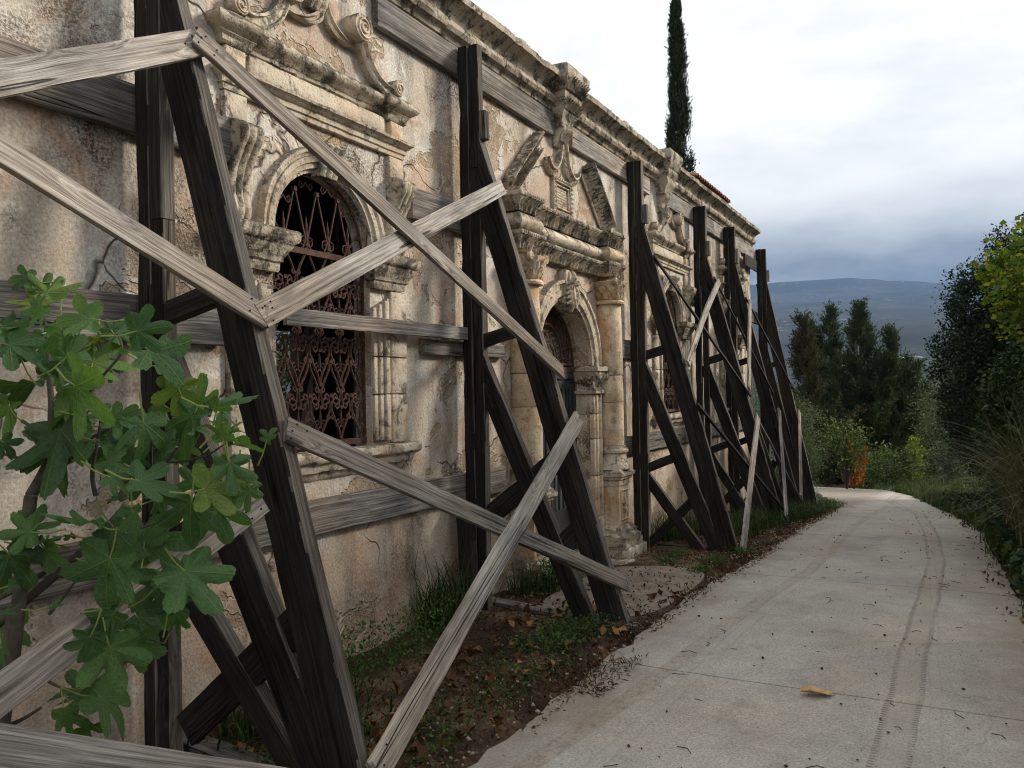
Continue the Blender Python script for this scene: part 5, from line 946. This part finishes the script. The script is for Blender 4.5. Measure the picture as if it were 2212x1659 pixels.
def tree_trunk(root, pts, rad, limbs, mat='bark'):
    mb = MB(); tube(mb, pts, rad, 9); mb.build('trunk', mat, root, 60)
    for l, r in limbs: mb = MB(); p, ro = smooth_path([(*q, rr) for q, rr in zip(l, r)], 3); tube(mb, p, ro, 6); mb.build('limb', mat, root, 60)
# tall cypress behind the roof
cx, cy = 21.5, 2.93; z0 = -1.1; root = empty('cypress_tree', (cx, cy, z0), 'tall thin dark cypress rising behind the house roof', 'cypress')
tree_trunk(root, [(cx, cy, z0-0.2), (cx, cy+0.02, 5), (cx-0.03, cy+0.03, 9), (cx-0.05, cy+0.06, 11.6)], [0.16, 0.10, 0.06, 0.015], [])
g = np.random.default_rng(21); pts = []; dr = []
for k in range(760):
    h = g.uniform(0.8, 13.0); t = h/13.0; rad = 0.40*(1-t)**0.55*min(1, 0.35+h*0.25)+0.05; a = g.uniform(0, 6.28); hole = mnoise.noise(Vector((math.cos(a)*1.3, math.sin(a)*1.3+9, h*0.9)))
    if hole > 0.24: continue
    rr2 = rad*g.uniform(0.45, 1.12); c = np.array((cx-0.004*h+rr2*math.cos(a), cy+0.003*h+rr2*math.sin(a), z0+h)); n = 95
    P = c+g.normal(size=(n, 3))*np.array((0.06, 0.06, 0.17))*(0.45+0.65*(1-t)**0.5); pts.append(P); dr.append(np.tile((math.cos(a)*0.4, math.sin(a)*0.4, 1.0), (n, 1)))
foliage('crown', np.concatenate(pts), 0.085, 'cypress', root, aspect=0.32, seed=3, dirs=np.concatenate(dr), dirw=0.7)
# junipers beyond the bend
def juniper(base, H, Rw, seed, label, mat='juniper', lean=0.0, nb=120, group='dark junipers beyond the bend in the road', tops=((0, 0, 1.0),)):
    """ragged conifer: one or more leaders, ascending limbs of uneven reach, each feathered with upswept sprays"""
    g = np.random.default_rng(seed); root = empty('juniper_tree', base, label, 'tree', group); bx, by, bz = base
    limbs = []; pts = []; dr = []
    for tx, ty, hs in tops:
        for k in range(int(nb*hs*0.62)):
            t = g.uniform(0.03, 1.0)**0.92; h = H*hs*t; L = (Rw*(1-t)**1.15*(0.34+1.0*g.random()**1.3)+0.12)*(1.0 if hs == 1 else 0.72); a = g.uniform(0, 6.28); up_ = 0.25+1.2*t+0.3*g.random(); L *= 1.4 if g.random() < 0.22 else 1.0
            d = np.array((math.cos(a), math.sin(a), up_)); d /= np.linalg.norm(d); o = np.array((bx+(lean+tx)*t, by+ty*t, bz+h-L*0.3))
            m = int(6+15*L); s = (0.25+0.75*g.random(m)**0.8)[:, None]; C = o+d*L*s; C[:, 2] -= 0.16*L*np.sin(s[:, 0]*3.1)
            for c_ in C:
                q = int(g.integers(12, 26)); sd = d*1.1+g.normal(size=3)*0.42+np.array((0, 0, 0.35)); sd /= np.linalg.norm(sd); ln = g.uniform(0.20, 0.52)
                pts.append(c_+sd*ln*g.random((q, 1))+g.normal(size=(q, 3))*0.028); dr.append(np.tile(sd, (q, 1)))
            if k % 6 == 0 and len(limbs) < 14: limbs.append(([tuple(o), tuple(o+d*L*0.5+np.array((0, 0, -0.06*L))), tuple(o+d*L)], (0.05*(1-t)+0.015, 0.03*(1-t)+0.01, 0.005)))
        for k in range(26): h = H*hs*(0.86+0.16*k/26); q = 16; pts.append(np.array((bx+lean+tx, by+ty, bz+h))+g.normal(size=(q, 3))*np.array((0.07, 0.07, 0.07))*(1.15-k/26)); dr.append(np.tile((0, 0, 1.0), (q, 1)))
    tree_trunk(root, [(bx, by, bz-0.3), (bx+lean*0.5, by, bz+H*0.5), (bx+lean, by, bz+H*0.97)], [0.17, 0.09, 0.02], limbs)
    foliage('crown', np.concatenate(pts), 0.095, mat, root, aspect=0.34, seed=seed, dirs=np.concatenate(dr), dirw=0.7); return root
juniper((34.5, -0.2, -2.4), 6.9, 3.3, 31, 'tallest dark juniper in the middle, with a pointed leaning top', lean=-0.3, nb=330, tops=((0, 0, 1.0), (-0.5, -1.1, 0.84), (0.2, -1.9, 0.66)))
juniper((36.0, 1.1, -2.6), 7.3, 2.3, 32, 'dark juniper left of the tallest, with a ragged double top', nb=230, tops=((0, 0, 1.0), (0.1, 0.75, 0.93)))
juniper((31.4, 1.45, -2.0), 5.9, 1.8, 33, 'half-dead brown juniper at the left of the group', 'brown_juniper', nb=190)
juniper((36.0, -1.7, -2.6), 5.0, 2.6, 34, 'short spreading juniper at the right of the group', lean=-0.5, nb=210, tops=((0, 0, 1.0), (-0.3, -0.8, 0.8)))
juniper((41, -3.3, -3.2), 5.0, 3.0, 35, 'farthest low juniper half hidden where the road bends', nb=140)
def broad(name, c, rad, label, cat, mat, size, seed, n_cl=150, n=14000, cr=0.28, trunk=None, upb=0.3, asp=0.5, shell=0.5, limbs=6, group=None, crown='crown'):
    base = trunk or (c[0], c[1], ground_z(c[0], c[1])); root = empty(name, base, label, cat, group); g = np.random.default_rng(seed+500)
    P, d = clumps(c, rad, n_cl, n, cr, seed, shell); ok = P[:, 2] > base[2]-0.05; foliage(crown, P[ok], size, mat, root, aspect=asp, seed=seed, upbias=upb)
    ll = []
    for k in range(limbs):
        a = g.normal(size=3); a /= np.linalg.norm(a); e = np.array(c)+a*np.array(rad)*0.8; m = np.array((base[0]*0.6+e[0]*0.4, base[1]*0.6+e[1]*0.4, base[2]*0.5+e[2]*0.5)); q_ = min(1.0, rad[2]/2.2)**1.3; ll.append(([base, tuple(m), tuple(e)], (0.07*q_, 0.045*q_, 0.01*q_)))
    tree_trunk(root, [(base[0], base[1], base[2]-0.2), (base[0]*0.7+c[0]*0.3, base[1]*0.7+c[1]*0.3, base[2]*0.6+c[2]*0.4), (c[0], c[1], c[2]+rad[2]*0.4)], [0.13*min(1, rad[2]/2)**1.3, 0.09*min(1, rad[2]/2)**1.3, 0.02], ll); return root
broad('olive_bush', (19.1, 0.45, 0.15), (1.25, 1.25, 1.5), 'rounded grey-green olive bush just past the house corner', 'bush', 'olive', 0.06, 41, 300, 42000, 0.17, asp=0.26, shell=0.55)
broad('autumn_shrub', (25.9, -0.5, -0.1), (0.6, 0.6, 0.85), 'thin twiggy shrub with yellow-green leaves beside the olive bush', 'bush', 'shrub', 0.10, 42, 50, 1500, 0.2, limbs=22)
broad('red_shrub', (26.6, -0.62, -0.72), (0.4, 0.34, 0.62), 'rust red autumn shrub at the bend of the road', 'bush', 'red', 0.075, 43, 30, 1500, 0.13)
broad('yellow_bush', (29.8, -2.15, -0.85), (0.3, 0.28, 0.75), 'bright yellow-green bush glowing at the end of the road', 'bush', 'yellow', 0.08, 44, 26, 1300, 0.13)
broad('roadside_shrub', (30.0, -1.3, -1.35), (1.5, 1.3, 0.8), 'low dull green shrub closing the end of the road', 'bush', 'shrub', 0.10, 45, 90, 7000, 0.2)
broad('grey_shrub', (27.5, -3.2, 0.6), (1.0, 0.9, 1.9), 'silvery olive shrub right of the bend behind the yellow bush', 'bush', 'olive', 0.09, 46, 110, 8000, 0.22, asp=0.3)
broad('oak_tree', (17.0, -4.95, 1.85), (2.1, 1.95, 2.6), 'big dark evergreen tree filling the right side of the road', 'tree', 'oak', 0.062, 51, 1300, 190000, 0.15, (17.3, -5.2, -0.3), shell=0.5)
broad('oak_tree', (21.5, -5.0, 1.2), (2.3, 1.8, 2.4), 'dark evergreen tree behind the big one, nearer the bend', 'tree', 'oak', 0.07, 52, 300, 42000, 0.24, (21.7, -5.2, -0.8))
broad('ivy_thicket', (13.2, -4.75, 0.95), (1.5, 1.05, 1.6), 'dark ivy-covered thicket at the right road edge under the big tree', 'thicket', 'ivy', 0.06, 53, 330, 56000, 0.18, asp=0.8, shell=0.6)
broad('redbud_tree', (11.5, -4.75, 2.72), (1.1, 1.1, 0.8), 'redbud tree at the right edge with yellowing heart-shaped leaves', 'tree', 'yellow', 0.07, 54, 110, 5200, 0.15, (11.9, -5.6, 0.1), asp=0.95, limbs=26)
broad('evergreen_tree', (13.9, -5.35, 1.9), (1.6, 1.25, 1.75), 'dark evergreen behind the redbud at the right edge', 'tree', 'oak', 0.06, 56, 420, 60000, 0.17, (14.0, -5.6, 0.0))
broad('dark_thicket', (10.8, -4.85, 1.0), (1.4, 0.85, 1.5), 'dark leafy thicket below the redbud at the right edge', 'thicket', 'ivy', 0.055, 55, 300, 40000, 0.18, asp=0.7)
for k, (x, y, z, rx, rz) in enumerate(((8.2, -6.6, 2.7, 2.1, 3.4), (11.2, -7.0, 2.9, 2.2, 3.6), (14.4, -7.4, 3.0, 2.4, 3.7), (5.4, -6.6, 2.5, 2.0, 3.2))):
    broad('hedge_tree', (x, y, z), (rx, 1.5, rz), ('leafy hedge tree nearest the redbud on the right bank', 'second leafy hedge tree on the right bank behind the reeds', 'leafy hedge tree behind the ivy thicket on the right bank', 'leafy hedge tree on the right bank closest to the camera')[k], 'tree', 'oak', 0.15, 60+k, 320, 42000, 0.36, group='hedge trees on the right bank')
broad('rear_garden_tree', (9.5, 7.4, 1.6), (2.6, 1.4, 2.2), 'leafy tree behind the house, glimpsed through the barred window', 'tree', 'shrub', 0.10, 71, 150, 9000, 0.3)
# arching reed clump at the right edge
def blades(c, n, L, spread, seed, mat, name, label=None, cat=None, parent=None, wid=0.008, droop=0.7, kind=None, seg=5):
    g = np.random.default_rng(seed); V = []; F = []; var = []
    c = np.atleast_2d(np.array(c, float)); a = g.uniform(0, 6.28, n); l = L*(0.55+0.6*g.random(n)); b = c[g.integers(0, len(c), n)]+np.stack([g.normal(size=n)*spread, g.normal(size=n)*spread, np.zeros(n)], 1)
    out = g.uniform(0.15, 0.9, n)*droop; d = np.stack([np.cos(a), np.sin(a)], 1); per = np.stack([-np.sin(a), np.cos(a)], 1)
    for i in range(seg+1):
        t = i/seg; ho = l*out*t**1.7; hz = l*(t-0.55*out*t*t*t); w = wid*(1-t**1.5)*(0.6+0.8*g.random(n))+0.0006
        p = b+np.stack([d[:, 0]*ho, d[:, 1]*ho, hz], 1); s = np.stack([per[:, 0]*w, per[:, 1]*w, np.zeros(n)], 1); V += [p-s, p+s]
    V = np.stack(V, 1).reshape(-1, 3); k = np.arange(n)*(2*(seg+1)); F = np.concatenate([np.stack([k+2*i, k+2*i+1, k+2*i+3, k+2*i+2], 1) for i in range(seg)]); v = g.random(n)
    o = put(name, np_mesh(name, V, F, M[mat], np.tile(v, seg)), parent)
    if label: props(o, label, cat, None, kind)
    return o
blades([(10.3, -4.15, 0.05), (9.7, -4.25, 0.05)], 900, 1.75, 0.16, 81, 'straw', 'reed_clump', 'clump of arching dry reeds leaning over the right road edge', 'reeds', wid=0.006, droop=1.5, seg=7)
blades([(8.9, -4.2, 0.0)], 420, 1.2, 0.16, 82, 'straw', 'reed_clump', 'smaller reed clump nearest the camera at the right edge', 'reeds', wid=0.006, droop=1.4, seg=7)
# ------------------------------------------------------------------ verges
def strip_points(n, seed, x0, x1, side, w0, w1, patch=0.0, fr=1.3):
    g = np.random.default_rng(seed); P = []
    while len(P) < n:
        x = g.uniform(x0, x1); w = g.uniform(w0, w1); y = (rr_(x)-w) if side < 0 else (rl(x)+w)
        if patch and mnoise.noise(Vector((x*fr, y*fr, seed))) < patch: continue
        P.append((x, y, ground_z(x, y)-0.01))
    return np.array(P)
right = np.concatenate([strip_points(2200, 91, 6.0, 26, -1, 0.06, 0.9, -0.15), strip_points(900, 92, 9.5, 24, -1, 0.0, 0.4)])
right = np.concatenate([right, strip_points(1600, 96, 15, 30, -1, 0.2, 3.0)])
blades(right, 21000, 0.24, 0.05, 93, 'grass', 'grass', 'green grass and weeds along the right road edge', 'grass', wid=0.006, kind='stuff', seg=3)
P = strip_points(900, 94, 6.5, 18, -1, 0.12, 0.9, -0.1); P = np.repeat(P, 16, 0)+rng.normal(size=(900*16, 3))*np.array((0.09, 0.09, 0.0))+np.stack([np.zeros(14400), np.zeros(14400), rng.random(14400)*0.32], 1)
props(foliage('ground_ivy', P, 0.06, 'ivy', None, aspect=0.85, seed=95, upbias=1.0), 'glossy dark ground ivy spilling down the right bank', 'ivy', None, 'stuff')
# tufts at the foot of the wall and between the shores
tuft_groups = [([(4.9, -0.12, 0), (5.15, -0.15, 0), (4.75, -0.1, 0)], 170, 0.62, 0.08, 'tall dry grass tuft against the wall beside the second shore'),
    ([(9.55, -0.30, -.2), (9.9, -0.25, -.2), (10.3, -0.35, -.2)], 520, 0.42, 0.12, 'grass tuft at the wall foot behind the third shore'),
    ([(11.0, -0.8, -.25), (11.4, -1.0, -.25), (10.5, -0.9, -.22)], 620, 0.36, 0.16, 'weedy grass between the third and fourth shores'),
    ([(12.3, -1.1, -.3), (12.9, -1.15, -.33), (13.4, -1.2, -.4)], 620, 0.34, 0.14, 'grass fringe at the feet of the fourth and fifth shores'),
    ([(14.3, -1.2, -.5), (15.0, -1.15, -.55), (16.3, -1.05, -.65)], 420, 0.26, 0.16, 'low grass before the farthest shore by the road'),
    ([(3.1, -0.35, 0), (3.3, -0.5, 0), (2.9, -0.3, 0)], 200, 0.30, 0.12, 'grass between the nearest shore and the wall'),
    ([(6.05, -0.28, 0), (5.9, -0.2, 0)], 120, 0.32, 0.06, 'grass wisp beside the left doorway pedestal')]
for k, (c, n, L, sp, lab) in enumerate(tuft_groups): blades([(a, b, gz(a)-0.02) for a, b, _ in c], n, L, sp, 120+k, 'grass', 'grass_tuft', lab, 'grass', wid=0.005, droop=1.0, kind='stuff', seg=4)
def weed_patch(pts, n, seed, lab, size=0.035, h=0.09, sp=0.10, mat='weed'):
    n = int(n*2.6); size *= 0.55; g = np.random.default_rng(seed); c = np.array(pts)[g.integers(0, len(pts), n)]; P = np.stack([c[:, 0]+g.normal(size=n)*sp, c[:, 1]+g.normal(size=n)*sp*0.8, np.zeros(n)], 1); P[:, 2] = [gz(x) for x in P[:, 0]]; P[:, 2] += g.random(n)**1.6*h
    props(foliage('weeds', P, size, mat, aspect=0.55, seed=seed, upbias=0.9), lab, 'weeds', None, 'stuff')
weed_patch([(3.3, -1.15), (3.7, -1.2), (4.0, -1.12), (3.5, -1.0), (4.3, -1.2), (3.1, -1.2), (4.15, -0.95)], 650, 131, 'low green weeds among dead leaves beside the near road edge', 0.034, 0.07, 0.12)
weed_patch([(4.0, -0.35), (4.3, -0.3), (3.7, -0.3), (4.6, -0.28)], 700, 132, 'leafy nettles along the wall foot under the window', 0.045, 0.28, 0.12)
weed_patch([(6.2, -0.40), (6.35, -0.45), (6.1, -0.35)], 900, 133, 'bright green herb at the foot of the left doorway pedestal', 0.045, 0.24, 0.07)
weed_patch([(5.0, -1.0), (5.15, -1.15), (4.8, -1.1), (4.6, -0.95)], 900, 134, 'weeds round the second shore foot', 0.035, 0.09, 0.10)
weed_patch([(7.9, -0.8), (8.4, -0.75), (8.9, -1.3), (8.2, -1.2), (7.4, -1.25)], 1100, 135, 'scattered weeds on the sandy ground before the doorway', 0.032, 0.08, 0.08)
weed_patch([(17.2, -1.25), (16.8, -1.2), (17.8, -1.1), (18.6, -0.9)], 900, 136, 'green weeds past the farthest shore at the road edge', 0.04, 0.10, 0.14)
weed_patch([(2.75, -0.7), (2.95, -0.55), (3.05, -0.75)], 700, 137, 'small weeds behind the nearest shore foot', 0.04, 0.12, 0.09)
# leaf litter, twigs and gravel
n = 12000; P = strip_points(n, 141, 2.2, 17, 1, -0.10, 1.3, -0.3, 1.1); P[:, 2] += 0.012
V, F, v = leaf_cards(P, 0.034, aspect=0.42, upbias=2.0, seed=142, fold=0.6); props(put('leaf_litter', np_mesh('leaf_litter', V, F, M['dry'], v)), 'brown leaf litter and shredded bark along the road edge', 'leaf litter', None, 'stuff')
P = strip_points(330, 143, 2.6, 6.4, 1, 0.0, 1.0, -0.05, 1.6); P[:, 2] += 0.018
V, F, v = leaf_cards(P, 0.062, aspect=0.75, upbias=2.2, seed=144, fold=1.0); props(put('leaf_litter', np_mesh('fallen_leaves', V, F, M['dry'], np.clip(v*0.6+0.4, 0, 1))), 'larger curled orange-brown fallen leaves lying among the near weeds', 'leaf litter', None, 'stuff')
P = np.concatenate([strip_points(2600, 145, 2.6, 16.5, 1, -0.05, 0.30, 0.08, 1.9), strip_points(500, 146, 3.0, 6, 1, -0.22, 0.05, 0.12, 2.3)]); P[:, 2] += 0.02
V, F, v = leaf_cards(P, 0.038, aspect=0.12, upbias=3.0, seed=147, fold=0.4); props(put('bark_shreds', np_mesh('bark_shreds', V, F, M['dry'], v*0.8)), 'clumps of shredded brown bark and needles swept along the left road edge', 'bark litter', None, 'stuff')
P = strip_points(260, 148, 6.5, 18, -1, -0.2, 0.15, -0.1, 1.2); P[:, 2] += 0.02
V, F, v = leaf_cards(P, 0.045, aspect=0.5, upbias=2.0, seed=149, fold=0.8); props(put('leaf_litter', np_mesh('right_edge_litter', V, F, M['dry'], v)), 'dead leaves strewn along the right road edge', 'leaf litter', None, 'stuff')
g = np.random.default_rng(151); n = 2300; X = g.uniform(2.6, 17, n); side = g.random(n) < 0.75; Y = np.where(side, [rl(x)+g.uniform(-0.12, 0.7) for x in X], [rr_(x)+g.uniform(-0.2, 0.15) for x in X]); s = 0.004+0.014*g.random(n)**3
C = np.stack([X, Y, [ground_z(x, y)+0.006 for x, y in zip(X, Y)]], 1); O = np.array([(1, 0, 0), (-1, 0, 0), (0, 1, 0), (0, -1, 0), (0, 0, .7), (0, 0, -.7)]); V = (C[:, None, :]+O[None]*s[:, None, None]*(0.7+0.6*g.random((n, 6, 1)))).reshape(-1, 3); k = np.arange(n)*6
tri = [(0, 2, 4), (2, 1, 4), (1, 3, 4), (3, 0, 4), (2, 0, 5), (1, 2, 5), (3, 1, 5), (0, 3, 5)]; F = np.concatenate([np.stack([k+a, k+b, k+c], 1) for a, b, c in tri])
M['gravel'] = plain('pale_gravel', (0.30, 0.245, 0.185), 0.9, 9, 0.5); props(put('gravel', np_mesh('gravel', V, F, M['gravel'])), 'loose pale gravel along both road edges', 'gravel', None, 'stuff')
# dark crumbs, seed pods and twigs lying on the road
M['crumb'] = plain('dark_crumb', (0.035, 0.028, 0.022), 0.9, 20, 0.4)
g = np.random.default_rng(161); n = 300; X = 3.2+g.random(n)**1.3*14; Y = np.where(g.random(n) < 0.55, -2.9+g.normal(size=n)*0.28, g.uniform(-3.55, -1.55, n)); s = 0.003+0.008*g.random(n)**3
C = np.stack([X, Y, [gz(x)+0.014 for x in X]], 1); V = (C[:, None, :]+O[None]*s[:, None, None]*(0.6+0.9*g.random((n, 6, 1)))).reshape(-1, 3); k = np.arange(n)*6; F = np.concatenate([np.stack([k+a, k+b, k+c], 1) for a, b, c in tri])
props(put('road_crumbs', np_mesh('road_crumbs', V, F, M['crumb'])), 'small dark crumbs and pods scattered over the road', 'debris', None, 'stuff')
mb = MB(); g = random.Random(9)
for k in range(70):
    x = 3.2+g.random()**1.4*10; y = g.uniform(-3.5, -1.55); a = g.uniform(0, 6.28); l = g.uniform(0.015, 0.05); z = gz(x)+0.017
    tube(mb, [(x, y, z), (x+l*math.cos(a), y+l*math.sin(a), z+0.004), (x+2*l*math.cos(a+.4), y+2*l*math.sin(a+.4), z)], 0.0022, 4)
props(mb.build('twigs', 'crumb', None), 'tiny dark twigs lying on the concrete', 'twigs', None, 'stuff')
# the one large curled tan leaf on the road
mb = MB(); rows = []
for i in range(9):
    t = i/8; w = 0.045*math.sin(math.pi*min(1, t*0.97+0.03))**0.7+0.001
    for j in range(7): q = j/6*2-1; rows.append((0.17*(t-0.5), q*w*(1+0.15*math.sin(t*19)), 0.006+0.022*q*q*(0.4+0.6*math.sin(t*5))+0.014*abs(t-0.5)))
mb.add(rows, grid_faces(9, 7)); M['tan'] = plain('tan_dead_leaf', (0.42, 0.27, 0.13), 0.8, 30, 0.3, 0.002)
o = mb.build('fallen_leaf', 'tan', None, 60, Matrix.Translation((4.50, -2.66, 0.016)) @ Matrix.Rotation(R(-65), 4, 'Z')); props(o, 'large curled tan leaf lying alone on the near road', 'leaf')
# slab of old concrete apron before the door, thin and dusty
mb = MB(); rows = []; nn = 24
for i in range(nn): a = 2*math.pi*i/nn; rx = 1.0*(1+0.12*mnoise.noise(Vector((math.cos(a)*1.5, math.sin(a)*1.5, 4)))); rows.append((6.45+rx*1.05*math.copysign(abs(math.cos(a))**0.6, math.cos(a)), -0.93+0.48*math.copysign(abs(math.sin(a))**0.6, math.sin(a)), gz(6.45+rx*math.cos(a))+0.012))
rows += [(x, y, z-0.08) for x, y, z in rows]; mb.add(rows, [tuple(range(nn))] + [(i, i+nn, (i+1) % nn+nn, (i+1) % nn) for i in range(nn)])
M['apron'] = plain('muddy_concrete', (0.20, 0.165, 0.125), 0.75, 5, 0.4, 0.006); props(mb.build('door_apron', 'apron', None), 'worn muddy concrete apron between the doorway and the road', 'pavement', None, 'structure')
# ------------------------------------------------------------------ haze
hz = MB(); box(hz, -3000, 7200, -6000, 6500, -260, 530); hm = bpy.data.materials.new('pale_air'); hm.use_nodes = True; t = hm.node_tree; t.nodes.clear()
ho = t.nodes.new('ShaderNodeOutputMaterial'); pv = t.nodes.new('ShaderNodeVolumePrincipled'); pv.inputs['Color'].default_value = (0.19, 0.315, 0.55, 1); pv.inputs['Density'].default_value = 0.00019; pv.inputs['Anisotropy'].default_value = 0.2
t.links.new(pv.outputs[0], ho.inputs['Volume']); M['haze'] = hm
props(hz.build('haze', 'haze', None, None), 'pale blue air between the road and the far mountain', 'haze', None, 'stuff')
